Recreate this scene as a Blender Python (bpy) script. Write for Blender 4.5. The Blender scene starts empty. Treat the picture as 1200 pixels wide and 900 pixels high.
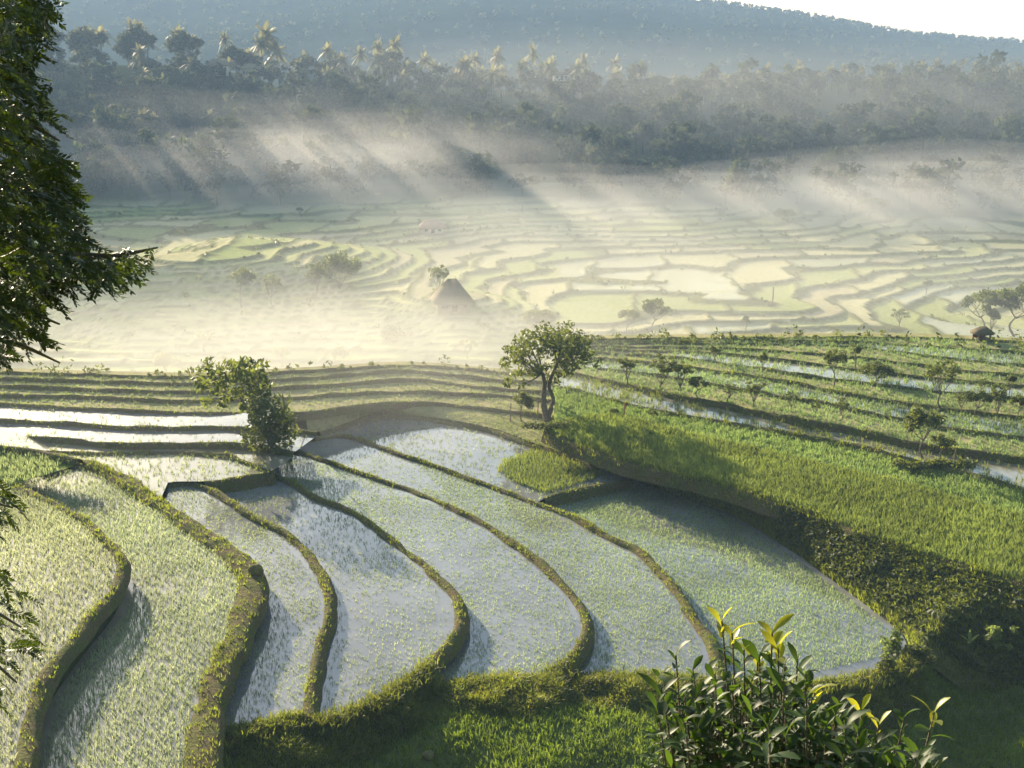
import bpy, math, random
import numpy as np
from mathutils import Vector
from mathutils.bvhtree import BVHTree

R = math.radians
RNG = np.random.default_rng(11)
random.seed(11)
SC = bpy.context.scene
COL = SC.collection

# ------------------------------------------------------------------ camera, sky, sun, exposure
CAM_H = 30.0
PITCH = math.atan(410 / 1400)
cam_d = bpy.data.cameras.new("camera")
cam_d.sensor_width = 36.0
cam_d.lens = 42.0
cam_d.clip_start = 0.05
cam_d.clip_end = 6000
cam = bpy.data.objects.new("camera", cam_d)
COL.objects.link(cam)
cam.location = (0, 0, CAM_H)
cam.rotation_euler = (math.pi / 2 - PITCH, 0, 0)
SC.camera = cam

SUN_AZ, SUN_EL = R(-33), R(17.0)          # azimuth from +y, negative is towards -x
w = bpy.data.worlds.new("World")
SC.world = w
w.use_nodes = True
nt = w.node_tree
nt.nodes.clear()
wo = nt.nodes.new("ShaderNodeOutputWorld")
bg = nt.nodes.new("ShaderNodeBackground")
sky = nt.nodes.new("ShaderNodeTexSky")
sky.sky_type = 'NISHITA'
sky.sun_disc = False
sky.sun_elevation = SUN_EL
sky.sun_rotation = SUN_AZ
sky.air_density = 1.4
sky.dust_density = 1.0
sky.ozone_density = 1.2
bg.inputs[1].default_value = 0.09
nt.links.new(sky.outputs[0], bg.inputs[0])
nt.links.new(bg.outputs[0], wo.inputs[0])

sun_d = bpy.data.lights.new("sun", 'SUN')
sun_d.energy = 5.0
sun_d.angle = R(0.5)
sun_d.color = (1.0, 0.84, 0.61)
sun = bpy.data.objects.new("sun", sun_d)
COL.objects.link(sun)
to_sun = Vector((math.sin(SUN_AZ) * math.cos(SUN_EL), math.cos(SUN_AZ) * math.cos(SUN_EL), math.sin(SUN_EL)))
sun.rotation_euler = to_sun.to_track_quat('Z', 'Y').to_euler()
sun.location = to_sun * 200

SC.view_settings.view_transform = 'Standard'
SC.view_settings.look = 'None'
SC.view_settings.exposure = 1.85
SC.view_settings.gamma = 1.0
SC.render.resolution_x, SC.render.resolution_y = 1024, 768
SC.render.engine = 'CYCLES'
cy = SC.cycles
cy.use_denoising = True
try:
    cy.denoiser = 'OPENIMAGEDENOISE'
except Exception:
    pass
cy.max_bounces = 6
cy.diffuse_bounces = 2
cy.glossy_bounces = 2
cy.transmission_bounces = 3
cy.volume_bounces = 1
cy.transparent_max_bounces = 64
cy.sample_clamp_indirect = 6.0

HAZE_DENSITY = 0.00029

# ------------------------------------------------------------------ camera maths: a pixel of the 1200x900 photograph to a point at height z
FWD = np.array([0, math.cos(PITCH), -math.sin(PITCH)])
UPV = np.array([0, math.sin(PITCH), math.cos(PITCH)])


def ray(px, py):
    return FWD + np.array([1.0, 0, 0]) * ((px - 600) / 1400) + UPV * ((450 - py) / 1400)


def at(px, py, z):
    d = ray(px, py)
    t = (z - CAM_H) / d[2]
    return np.array([d[0] * t, d[1] * t, z])


def at_y(px, py, y):
    d = ray(px, py)
    t = y / d[1]
    return np.array([d[0] * t, y, CAM_H + d[2] * t])


# ------------------------------------------------------------------ noise
def _hash(ix, iy, seed):
    h = (ix * 374761393 + iy * 668265263 + seed * 974634777).astype(np.int64) & 0x7fffffff
    h = ((h ^ (h >> 13)) * 1274126177) & 0x7fffffff
    return ((h ^ (h >> 16)) & 0xffff) / 65535.0


def vnoise(x, y, seed=0):
    x = np.asarray(x, float); y = np.asarray(y, float)
    ix = np.floor(x).astype(np.int64); iy = np.floor(y).astype(np.int64)
    fx = x - ix; fy = y - iy
    fx = fx * fx * (3 - 2 * fx); fy = fy * fy * (3 - 2 * fy)
    a = _hash(ix, iy, seed); b = _hash(ix + 1, iy, seed)
    c = _hash(ix, iy + 1, seed); d = _hash(ix + 1, iy + 1, seed)
    return (a * (1 - fx) + b * fx) * (1 - fy) + (c * (1 - fx) + d * fx) * fy


def fbm(x, y, seed=0, oct=4):
    s = 0; a = 0.5; f = 1.0
    for k in range(oct):
        s = s + a * (vnoise(np.asarray(x) * f, np.asarray(y) * f, seed + k * 17) - 0.5)
        a *= 0.5; f *= 2.03
    return s


def smooth(a, b, x):
    t = np.clip((np.asarray(x, float) - a) / (b - a), 0, 1)
    return t * t * (3 - 2 * t)


# ------------------------------------------------------------------ mesh helpers
class Acc:
    """collects vertices, faces and a colour per vertex; build() links them as ONE mesh object"""
    def __init__(self):
        self.v = []; self.c = []; self.t = []; self.q = []; self.n = 0

    def add(self, V, tris=None, quads=None, col=None):
        V = np.asarray(V, float).reshape(-1, 3)
        if col is None:
            col = np.ones((len(V), 3))
        col = np.asarray(col, float)
        if col.ndim == 1:
            col = np.tile(col, (len(V), 1))
        self.v.append(V); self.c.append(col)
        if tris is not None and len(tris):
            self.t.append(np.asarray(tris, np.int64).reshape(-1, 3) + self.n)
        if quads is not None and len(quads):
            self.q.append(np.asarray(quads, np.int64).reshape(-1, 4) + self.n)
        self.n += len(V)

    def arrays(self):
        V = np.concatenate(self.v) if self.v else np.zeros((0, 3))
        Cc = np.concatenate(self.c) if self.c else np.zeros((0, 3))
        T = np.concatenate(self.t) if self.t else np.zeros((0, 3), np.int64)
        Q = np.concatenate(self.q) if self.q else np.zeros((0, 4), np.int64)
        return V, Cc, T, Q

    def mesh(self, name, mat, smooth_shade=False):
        V, Cc, T, Q = self.arrays()
        me = bpy.data.meshes.new(name)
        me.vertices.add(len(V))
        me.vertices.foreach_set("co", V.astype(np.float32).ravel())
        nl = len(T) * 3 + len(Q) * 4
        me.loops.add(nl)
        me.loops.foreach_set("vertex_index", np.concatenate([T.ravel(), Q.ravel()]).astype(np.int32))
        me.polygons.add(len(T) + len(Q))
        starts = np.concatenate([np.arange(len(T)) * 3, len(T) * 3 + np.arange(len(Q)) * 4])
        me.polygons.foreach_set("loop_start", starts.astype(np.int32))
        if smooth_shade:
            me.polygons.foreach_set("use_smooth", np.ones(len(T) + len(Q), bool))
        me.update(calc_edges=True)
        at_ = me.attributes.new("tint", 'FLOAT_COLOR', 'POINT')
        at_.data.foreach_set("color", np.concatenate([Cc, np.ones((len(Cc), 1))], 1).astype(np.float32).ravel())
        me.materials.append(mat)
        return me

    def build(self, name, mat, parent=None, smooth_shade=False):
        return link(name, self.mesh(name, mat, smooth_shade), parent)


def link(name, me, parent=None):
    o = bpy.data.objects.new(name, me)
    COL.objects.link(o)
    if parent is not None:
        o.parent = parent
    return o


def tag(o, label=None, cat=None, group=None, kind=None):
    if label: o["label"] = label
    if cat: o["category"] = cat
    if group: o["group"] = group
    if kind: o["kind"] = kind
    return o


def empty(name, loc):
    o = bpy.data.objects.new(name, None)
    COL.objects.link(o)
    o.location = tuple(loc)
    o.empty_display_size = 0.3
    return o


def tube(acc, pts, radii, sides=7, col=(1, 1, 1), wob=0.0):
    pts = np.asarray(pts, float)
    n = len(pts)
    tang = np.gradient(pts, axis=0)
    tang /= np.linalg.norm(tang, axis=1)[:, None] + 1e-9
    ref = np.array([0.31, 0.22, 0.92]) if abs(tang[0][2]) < 0.9 else np.array([1.0, 0.1, 0])
    V = []
    a = np.linspace(0, 2 * math.pi, sides, endpoint=False)
    for i in range(n):
        u = np.cross(tang[i], ref); u /= np.linalg.norm(u) + 1e-9
        v = np.cross(tang[i], u)
        rr = radii[i] * (1 + wob * (RNG.random(sides) - 0.5))
        V.append(pts[i] + (np.cos(a) * rr)[:, None] * u + (np.sin(a) * rr)[:, None] * v)
    V = np.concatenate(V)
    Q = []
    for i in range(n - 1):
        for k in range(sides):
            k2 = (k + 1) % sides
            Q.append((i * sides + k, i * sides + k2, (i + 1) * sides + k2, (i + 1) * sides + k))
    V = np.concatenate([V, pts[-1:]])
    T = [((n - 1) * sides + k, (n - 1) * sides + (k + 1) % sides, n * sides) for k in range(sides)]
    acc.add(V, T, Q, col)


def catmull(P, per=6):
    P = np.asarray(P, float)
    if len(P) < 3:
        return P
    E = np.concatenate([[2 * P[0] - P[1]], P, [2 * P[-1] - P[-2]]])
    out = []
    for i in range(1, len(E) - 2):
        p0, p1, p2, p3 = E[i - 1], E[i], E[i + 1], E[i + 2]
        for t in np.linspace(0, 1, per, endpoint=False):
            out.append(0.5 * ((2 * p1) + (-p0 + p2) * t + (2 * p0 - 5 * p1 + 4 * p2 - p3) * t * t + (-p0 + 3 * p1 - 3 * p2 + p3) * t ** 3))
    out.append(P[-1])
    return np.array(out)


def resample(P, n=None, step=None):
    P = np.asarray(P, float)
    d = np.concatenate([[0], np.cumsum(np.linalg.norm(np.diff(P, axis=0), axis=1))])
    if n is None:
        n = max(2, int(d[-1] / step) + 1)
    s = np.linspace(0, d[-1], n)
    return np.stack([np.interp(s, d, P[:, k]) for k in range(P.shape[1])], 1)


def line(px, z, zr=None):
    """photo polyline to a world polyline at height z (z may run linearly in px from (x0, z0) to (x1, z1))"""
    pts = []
    for (x, y) in px:
        zz = z if zr is None else float(np.interp(x, (zr[0], zr[1]), (z, zr[2])))
        pts.append(at(x, y, zz))
    return catmull(np.array(pts), 6)


def inside(P, X, Y):
    x, y = P[:, 0], P[:, 1]
    r = np.zeros(len(X), bool)
    j = len(P) - 1
    for i in range(len(P)):
        c = ((y[i] > Y) != (y[j] > Y))
        xx = (x[j] - x[i]) * (Y - y[i]) / (y[j] - y[i] + 1e-12) + x[i]
        r ^= c & (X < xx)
        j = i
    return r


# ------------------------------------------------------------------ materials
def new_mat(name):
    m = bpy.data.materials.new(name)
    m.use_nodes = True
    n = m.node_tree
    n.nodes.clear()
    out = n.nodes.new("ShaderNodeOutputMaterial")
    return m, n, out


def mix_rgb(n, blend, fac, a, b):
    x = n.nodes.new("ShaderNodeMix")
    x.data_type = 'RGBA'
    x.blend_type = blend
    for sock, v in ((x.inputs[0], fac), (x.inputs[6], a), (x.inputs[7], b)):
        if hasattr(v, "is_linked"):
            n.links.new(v, sock)
        elif isinstance(v, (int, float)):
            sock.default_value = v
        else:
            sock.default_value = (*v, 1)
    return x.outputs[2]


def noise_fac(n, scale, detail=4, rough=0.6, lo=0.35, hi=0.65):
    tc = n.nodes.new("ShaderNodeNewGeometry")
    t = n.nodes.new("ShaderNodeTexNoise")
    t.inputs["Scale"].default_value = scale
    t.inputs["Detail"].default_value = detail
    t.inputs["Roughness"].default_value = rough
    n.links.new(tc.outputs["Position"], t.inputs["Vector"])
    mr = n.nodes.new("ShaderNodeMapRange")
    mr.inputs["From Min"].default_value = lo
    mr.inputs["From Max"].default_value = hi
    n.links.new(t.outputs["Fac"], mr.inputs["Value"])
    return mr.outputs[0]


def leaf_mat(name, col, trans=0.4, rough=0.5, spec=0.4, tcol=None):
    m, n, out = new_mat(name)
    a = n.nodes.new("ShaderNodeAttribute")
    a.attribute_name = "tint"
    c = mix_rgb(n, 'MULTIPLY', 1.0, col, a.outputs["Color"])
    p = n.nodes.new("ShaderNodeBsdfPrincipled")
    n.links.new(c, p.inputs["Base Color"])
    p.inputs["Roughness"].default_value = rough
    p.inputs["Specular IOR Level"].default_value = spec
    tr = n.nodes.new("ShaderNodeBsdfTranslucent")
    c2 = mix_rgb(n, 'MULTIPLY', 1.0, tcol or tuple(min(1, k * 1.5) for k in col), a.outputs["Color"])
    n.links.new(c2, tr.inputs["Color"])
    mx = n.nodes.new("ShaderNodeMixShader")
    mx.inputs[0].default_value = trans
    n.links.new(p.outputs[0], mx.inputs[1])
    n.links.new(tr.outputs[0], mx.inputs[2])
    n.links.new(mx.outputs[0], out.inputs["Surface"])
    return m


def ground_mat(name, c1, c2, scale=0.9, bump=0.25, rough=0.95, bump_scale=5.0, use_tint=True):
    m, n, out = new_mat(name)
    f = noise_fac(n, scale)
    c = mix_rgb(n, 'MIX', f, c1, c2)
    f2 = noise_fac(n, scale * 7, 3, 0.7, 0.3, 0.7)
    c = mix_rgb(n, 'MULTIPLY', 0.5, c, mix_rgb(n, 'MIX', f2, (0.55, 0.55, 0.5), (1.25, 1.2, 1.1)))
    if use_tint:
        a = n.nodes.new("ShaderNodeAttribute")
        a.attribute_name = "tint"
        c = mix_rgb(n, 'MULTIPLY', 1.0, c, a.outputs["Color"])
    p = n.nodes.new("ShaderNodeBsdfPrincipled")
    n.links.new(c, p.inputs["Base Color"])
    p.inputs["Roughness"].default_value = rough
    p.inputs["Specular IOR Level"].default_value = 0.05
    if bump:
        b = n.nodes.new("ShaderNodeBump")
        b.inputs["Strength"].default_value = bump
        b.inputs["Distance"].default_value = 0.15
        n.links.new(noise_fac(n, bump_scale, 5, 0.65, 0.2, 0.8), b.inputs["Height"])
        n.links.new(b.outputs[0], p.inputs["Normal"])
    n.links.new(p.outputs[0], out.inputs["Surface"])
    return m


def water_mat(name, mud=(0.17, 0.17, 0.165), rough=0.05):
    m, n, out = new_mat(name)
    f = noise_fac(n, 0.35, 4, 0.6, 0.35, 0.7)
    c = mix_rgb(n, 'MIX', f, mud, tuple(k * 0.6 for k in mud))
    p = n.nodes.new("ShaderNodeBsdfPrincipled")
    n.links.new(c, p.inputs["Base Color"])
    p.inputs["Roughness"].default_value = rough
    p.inputs["IOR"].default_value = 1.45
    p.inputs["Specular IOR Level"].default_value = 0.9
    b = n.nodes.new("ShaderNodeBump")
    b.inputs["Strength"].default_value = 0.12
    b.inputs["Distance"].default_value = 0.02
    n.links.new(noise_fac(n, 3.5, 3, 0.6, 0.2, 0.8), b.inputs["Height"])
    n.links.new(b.outputs[0], p.inputs["Normal"])
    n.links.new(p.outputs[0], out.inputs["Surface"])
    return m


def volume_mat(name, density, col=(0.97, 0.98, 1.0), g=0.35):
    m, n, out = new_mat(name)
    v = n.nodes.new("ShaderNodeVolumePrincipled")
    v.inputs["Color"].default_value = (*col, 1)
    v.inputs["Density"].default_value = density
    v.inputs["Anisotropy"].default_value = g
    n.links.new(v.outputs[0], out.inputs["Volume"])
    return m


def valley_mat():
    """terraced valley: dry crop colours come from the tint attribute, its wet fields from the wet attribute"""
    m, n, out = new_mat("valley_ground")
    a = n.nodes.new("ShaderNodeAttribute"); a.attribute_name = "tint"
    f2 = noise_fac(n, 1.3, 4, 0.7, 0.3, 0.7)
    c = mix_rgb(n, 'MULTIPLY', 0.8, a.outputs["Color"], mix_rgb(n, 'MIX', f2, (0.62, 0.64, 0.58), (1.25, 1.2, 1.15)))
    p = n.nodes.new("ShaderNodeBsdfPrincipled")
    n.links.new(c, p.inputs["Base Color"])
    p.inputs["Roughness"].default_value = 0.95
    p.inputs["Specular IOR Level"].default_value = 0.0
    b = n.nodes.new("ShaderNodeBump")
    b.inputs["Strength"].default_value = 0.4
    b.inputs["Distance"].default_value = 0.2
    n.links.new(noise_fac(n, 4.0, 5, 0.65, 0.2, 0.8), b.inputs["Height"])
    n.links.new(b.outputs[0], p.inputs["Normal"])
    wtr = n.nodes.new("ShaderNodeBsdfPrincipled")
    wtr.inputs["Base Color"].default_value = (0.2, 0.19, 0.15, 1)
    wtr.inputs["Roughness"].default_value = 0.12
    wtr.inputs["IOR"].default_value = 1.33
    aw = n.nodes.new("ShaderNodeAttribute"); aw.attribute_name = "wet"
    mx = n.nodes.new("ShaderNodeMixShader")
    n.links.new(aw.outputs["Fac"], mx.inputs[0])
    n.links.new(p.outputs[0], mx.inputs[1])
    n.links.new(wtr.outputs[0], mx.inputs[2])
    n.links.new(mx.outputs[0], out.inputs["Surface"])
    return m


M = {}
M['rice'] = leaf_mat("rice_leaf", (0.15, 0.20, 0.09), 0.5, 0.5, 0.3, (0.31, 0.38, 0.15))
M['rice_green'] = leaf_mat("rice_leaf_deep", (0.105, 0.14, 0.035), 0.45, 0.55, 0.2, (0.24, 0.30, 0.055))
M['grass'] = leaf_mat("grass_blade", (0.085, 0.115, 0.02), 0.45, 0.55, 0.2, (0.26, 0.31, 0.035))
M['meadow'] = leaf_mat("meadow_blade", (0.075, 0.11, 0.02), 0.45, 0.55, 0.2, (0.23, 0.29, 0.03))
M['leaf'] = leaf_mat("tree_leaf", (0.04, 0.06, 0.016), 0.4, 0.55, 0.2, (0.17, 0.20, 0.03))
M['forest'] = leaf_mat("forest_leaf", (0.022, 0.034, 0.021), 0.3, 0.8, 0.05, (0.08, 0.09, 0.045))
M['palm'] = leaf_mat("palm_leaf", (0.045, 0.055, 0.03), 0.4, 0.6, 0.15, (0.22, 0.21, 0.10))  # brighter split of the forest leaf; sunlit skyline crowns put into the colour
M['near_leaf'] = leaf_mat("near_leaf", (0.012, 0.022, 0.006), 0.17, 0.45, 0.25, (0.11, 0.17, 0.012))
M['shrub_leaf'] = leaf_mat("shrub_leaf", (0.017, 0.038, 0.008), 0.26, 0.5, 0.15, (0.13, 0.23, 0.016))
M['young_leaf'] = leaf_mat("young_leaf", (0.20, 0.23, 0.02), 0.5, 0.4, 0.3, (0.46, 0.46, 0.02))
M['bark'] = ground_mat("bark", (0.10, 0.085, 0.065), (0.17, 0.15, 0.12), 6, 0.6, 0.9, 12)
M['bund'] = ground_mat("bund_earth", (0.11, 0.085, 0.05), (0.085, 0.10, 0.03), 0.9, 0.9, 0.95, 6)
M['soil'] = ground_mat("green_soil", (0.06, 0.075, 0.022), (0.10, 0.095, 0.04), 0.8, 0.5)
M['field'] = ground_mat("field_floor", (0.21, 0.21, 0.085), (0.30, 0.26, 0.14), 0.25, 0.4)
M['greenfield'] = ground_mat("green_field_floor", (0.08, 0.12, 0.022), (0.12, 0.15, 0.03), 0.5, 0.4)
M['water'] = water_mat("paddy_water")
M['mud'] = water_mat("shallow_paddy", (0.22, 0.20, 0.14), 0.12)
M['valley'] = valley_mat()
M['mountain'] = ground_mat("mountain_forest", (0.8, 0.9, 0.8), (1.3, 1.25, 1.2), 0.03, 0)
for _n in M['mountain'].node_tree.nodes:
    if _n.type == 'BSDF_PRINCIPLED': _n.inputs['Specular IOR Level'].default_value = 0.0
M['thatch'] = ground_mat("thatch", (0.12, 0.10, 0.07), (0.19, 0.16, 0.11), 8, 0.7, 0.95, 20)
M['wood'] = ground_mat("weathered_wood", (0.13, 0.10, 0.07), (0.20, 0.16, 0.12), 5, 0.4)
M['plaster'] = ground_mat("pale_plaster", (0.36, 0.34, 0.31), (0.44, 0.41, 0.38), 1.5, 0.1)
M['roof_red'] = ground_mat("red_roof", (0.26, 0.17, 0.13), (0.32, 0.22, 0.17), 2.0, 0.3)
M['roof_tin'] = ground_mat("tin_roof", (0.30, 0.28, 0.26), (0.38, 0.36, 0.34), 1.0, 0.1, 0.6)
M['redcloth'] = ground_mat("red_boards", (0.32, 0.10, 0.06), (0.26, 0.10, 0.06), 3.0, 0.2)
M['stone'] = ground_mat("mossy_stone", (0.17, 0.15, 0.06), (0.10, 0.10, 0.05), 4.0, 0.6)
M['dark'] = ground_mat("dark_opening", (0.02, 0.02, 0.02), (0.03, 0.03, 0.03), 2.0, 0)

BVH_V, BVH_F = [], []
BVH_N = 0


def for_bvh(acc):
    global BVH_N
    V, _c, T, Q = acc.arrays()
    BVH_V.append(V)
    if len(T): BVH_F.extend((T + BVH_N).tolist())
    if len(Q): BVH_F.extend((Q + BVH_N).tolist())
    BVH_N += len(V)


# ------------------------------------------------------------------ the terrace lines, traced in the photograph and laid out on their levels
ZL = dict(A=4.2, B=3.0, C=2.1, D=1.7, E=1.0, F=0.5, G=0.0, H=0.6, C2=2.45)
b1 = line([(-60, 560), (-20, 562), (7, 567), (33, 577), (67, 592), (100, 611), (122, 632), (139, 655), (137, 678), (126, 698), (108, 720), (91, 740), (66, 773), (45, 807), (30, 847), (22, 900), (18, 960)], 4.35)
b2 = line([(50, 553), (93, 542), (117, 548), (150, 565), (187, 589), (227, 618), (262, 642), (284, 660), (294, 676), (290, 700), (278, 737), (258, 775), (244, 813), (238, 860), (232, 905), (228, 960)], 3.25)
b3 = line([(197, 568), (227, 566), (260, 580), (293, 602), (327, 619), (353, 640), (373, 667), (382, 693), (382, 723), (376, 745), (369, 780), (363, 815), (358, 840)], 2.3)
b4 = line([(310, 553), (334, 562), (367, 580), (400, 594), (433, 613), (467, 638), (493, 656), (513, 677), (531, 698), (537, 720), (533, 740), (521, 757), (502, 778), (477, 798), (450, 815), (420, 829), (392, 842)], 1.85)
b5 = line([(335, 522), (353, 530), (400, 545), (443, 560), (487, 575), (527, 593), (567, 613), (602, 637), (632, 658), (656, 680), (672, 700), (684, 720), (685, 740), (676, 760), (658, 778), (630, 792), (588, 796), (528, 801)], 1.15)
b6 = line([(362, 515), (400, 510), (433, 518), (473, 533), (517, 547), (560, 563), (607, 580), (633, 590), (667, 603), (700, 620), (733, 637), (755, 651), (777, 674), (800, 702), (819, 732), (832, 752), (843, 800)], 0.68)
b7 = line([(362, 512), (400, 499), (440, 486), (480, 487), (543, 496), (587, 506), (627, 521), (667, 533), (707, 546), (743, 557)], 0.85)
b8 = line([(637, 584), (677, 574), (713, 566), (745, 560)], 0.62)
ge = line([(743, 560), (775, 572), (812, 585), (852, 600), (900, 627), (940, 653), (973, 677), (1007, 702), (1040, 727), (1057, 743), (1066, 760)], 0.06)
fb = line([(1066, 760), (1061, 776), (1033, 787), (987, 797), (933, 803), (843, 802)], 0.2)
fb2 = line([(843, 802), (767, 793), (690, 795), (660, 783)], 0.55)
cb = line([(258, 858), (300, 851), (330, 843), (360, 838)], 2.2)
r1b = line([(640, 505), (677, 521), (717, 536), (750, 546), (800, 557), (850, 569), (900, 586), (950, 603), (1000, 622), (1050, 640), (1100, 655), (1150, 670), (1200, 684), (1300, 715), (1420, 760)], 2.2, (700, 950, 2.25))

S = []          # strips of the wider hillside: name, material, front line, back line
def back_line(px, zl, zr, xl=690, xr=950):
    return line(px, zl - 0.3, (xl, xr, zr - 0.8))

r1t = back_line([(650, 496), (707, 488), (733, 490), (800, 507), (850, 519), (900, 530), (950, 542), (1000, 554), (1040, 562), (1087, 576), (1133, 589), (1200, 606), (1300, 632), (1420, 660)], 2.6, 3.15)
r2t = back_line([(650, 452), (687, 460), (733, 473), (800, 486), (850, 495), (900, 503), (950, 512), (1000, 521), (1033, 529), (1063, 537), (1110, 548), (1160, 561), (1200, 571), (1300, 592), (1420, 620)], 2.75, 3.4)
r3t = back_line([(650, 432), (697, 442), (740, 451), (800, 464), (840, 472), (900, 483), (950, 494), (1000, 502), (1050, 514), (1083, 520), (1130, 527), (1200, 536), (1300, 550), (1420, 566)], 3.0, 3.85)
r4t = back_line([(650, 424), (690, 430), (760, 438), (830, 449), (900, 461), (960, 471), (1010, 481), (1060, 491), (1100, 500), (1150, 507), (1200, 512), (1300, 524), (1420, 540)], 3.1, 4.05)
r5t = back_line([(650, 417), (740, 422), (830, 433), (900, 443), (1000, 462), (1080, 475), (1140, 482), (1200, 489), (1300, 500), (1420, 512)], 3.25, 4.25)
r6t = back_line([(650, 412), (740, 415), (800, 419), (870, 428), (950, 440), (1030, 450), (1100, 458), (1200, 467), (1300, 476), (1420, 486)], 3.35, 4.4)
r7t = back_line([(650, 408), (740, 410), (830, 413), (920, 422), (1000, 432), (1100, 443), (1200, 452), (1300, 460), (1420, 468)], 3.45, 4.55)
r8t = back_line([(650, 405), (740, 406), (870, 409), (950, 413), (1050, 424), (1130, 434), (1200, 440), (1300, 447), (1420, 454)], 3.55, 4.7)
r9t = back_line([(650, 402), (740, 402), (900, 403), (1000, 406), (1100, 418), (1200, 428), (1300, 435), (1420, 441)], 3.65, 4.8)
r10t = back_line([(650, 400), (740, 400), (850, 399), (940, 399), (1050, 403), (1200, 413), (1300, 418), (1420, 423)], 3.7, 4.9)
r11t = back_line([(650, 398), (740, 397), (850, 396), (980, 395), (1100, 396), (1200, 401), (1300, 405), (1420, 410)], 3.8, 5.0)

la = line([(-320, 528), (-150, 524), (0, 524), (50, 530), (93, 540)], 4.6)
l0 = line([(60, 528), (133, 530), (200, 529), (260, 532), (290, 541), (318, 552)], 2.6)
l1 = line([(-320, 512), (-150, 509), (0, 510), (83, 515), (150, 520), (267, 520), (310, 524), (345, 530)], 2.9)
l2 = line([(-320, 492), (-150, 490), (0, 492), (100, 497), (167, 501), (277, 501), (330, 503), (372, 507)], 3.1)
l3 = line([(-320, 466), (-150, 467), (0, 473), (100, 478), (200, 483), (267, 484), (347, 483), (400, 477), (470, 471), (540, 475), (600, 482), (650, 488), (700, 492)], 3.25, (250, 560, 1.3))
l4 = line([(-320, 456), (-150, 458), (0, 463), (100, 465), (233, 469), (350, 465), (400, 461), (500, 459), (587, 463), (650, 469), (700, 473)], 3.45, (250, 560, 1.5))
l5 = line([(-320, 446), (-150, 448), (0, 452), (133, 457), (233, 459), (333, 454), (400, 450), (483, 444), (550, 452), (630, 458), (700, 461)], 3.65, (250, 560, 1.7))
l6 = line([(-320, 436), (-150, 439), (0, 443), (133, 447), (233, 449), (333, 444), (400, 439), (467, 434), (530, 439), (600, 446), (700, 449)], 3.85, (250, 560, 1.9))
l7 = line([(-320, 429), (-150, 432), (0, 436), (133, 440), (233, 441), (333, 436), (400, 432), (467, 428), (530, 431), (600, 437), (700, 440)], 4.0, (250, 560, 2.05))

ALL_LINES = [b1, b2, b3, b4, b5, b6, b7, b8, ge, fb, fb2, cb, r1b, r1t, r2t, r3t, r4t, r5t, r6t, r7t, r8t, r9t, r10t, r11t, la, l0, l1, l2, l3, l4, l5, l6, l7]

# ------------------------------------------------------------------ terrain height
_ctrl = [resample(L, step=2.5) for L in ALL_LINES]
CP = np.concatenate(_ctrl)
extra = np.array([[*at(x, y, z)[:2], z + 0.8] for (x, y, z) in [
    (230, 905, 1.6), (300, 895, 0.2), (400, 885, -0.1), (470, 870, 0.6), (540, 850, 1.0), (620, 840, 0.9), (700, 850, 0.7), (620, 890, 0.8), (760, 860, 0.5), (800, 830, 0.4), (900, 880, -1.0), (1000, 850, -1.9), (1150, 860, -2.2),
    (1120, 800, -1.6), (1250, 800, -1.5), (500, 930, -0.2), (700, 940, 0.1), (900, 940, -2.2), (1100, 930, -2.6), (1300, 900, -2.4), (250, 960, 0.5)]])
CP = np.concatenate([CP, extra])


def idw(X, Y):
    out = np.empty(len(X))
    for s in range(0, len(X), 4000):
        dx = X[s:s + 4000, None] - CP[None, :, 0]
        dy = Y[s:s + 4000, None] - CP[None, :, 1]
        wgt = 1 / (dx * dx + dy * dy + 0.6) ** 2
        out[s:s + 4000] = (wgt * CP[None, :, 2]).sum(1) / wgt.sum(1)
    return out


RID = np.array([(-500, 45, 410), (-200, 50, 410), (0, 62, 410), (100, 74, 412), (200, 74, 420), (260, 78, 424), (300, 88, 428), (330, 104, 434), (360, 98, 440), (420, 96, 446), (500, 98, 455), (600, 102, 460), (700, 106, 470), (800, 108, 480), (900, 98, 490), (1000, 92, 500), (1100, 90, 500), (1200, 88, 500), (1500, 85, 500)], float)
_rx = (RID[:, 0] - 600) / 1400 * RID[:, 2] / math.cos(PITCH) * 0.96
_rz = CAM_H - (RID[:, 1] - 40) / 1400 * RID[:, 2]
_ry = RID[:, 2]
MTN = np.array([(-900, -5), (-300, -22), (0, -24), (300, -24), (600, -22), (700, -12), (780, 1), (870, 12), (950, 24), (1030, 38), (1100, 44), (1200, 51), (1400, 62), (1900, 75)], float)
_mx = (MTN[:, 0] - 600) / 1400 * 1150
_mz = CAM_H + (40 - MTN[:, 1]) / 1400 * 1150


def valley_raw(X, Y):
    z = -22.5 + 0.078 * np.clip(Y - 185, 0, 140)
    z = z - 0.045 * np.clip(X, -60, 110) * smooth(190, 250, Y)
    z = z + 5.0 * fbm(X / 55 + 3.1, Y / 38, 5, 3)
    # knoll on the left with the three lone trees on its crest
    z = z + 6.0 * np.exp(-(((X + 62) / 30) ** 2 + ((Y - 222) / 13) ** 2)) + 4.5 * np.exp(-(((X + 45) / 26) ** 2 + ((Y - 245) / 18) ** 2))
    z = z + 3.0 * np.exp(-(((X + 10) / 14) ** 2 + ((Y - 216) / 9) ** 2))
    return z


def terraced(X, Y):
    zr = valley_raw(X, Y)
    wx = X + 14 * fbm(X / 20, Y / 20, 31, 3); wy = Y + 14 * fbm(X / 22 + 9, Y / 22, 37, 2)
    t = zr / 0.62 + 1.8 * fbm(wx / 18, wy / 13, 41, 2)
    k = np.floor(t); f = t - k
    rim = np.exp(-((f - 0.05) / 0.06) ** 2) * 0.25
    st = smooth(0.74, 1.0, f)
    return (k + st) * 0.62 + rim * .7, k, st, f


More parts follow.
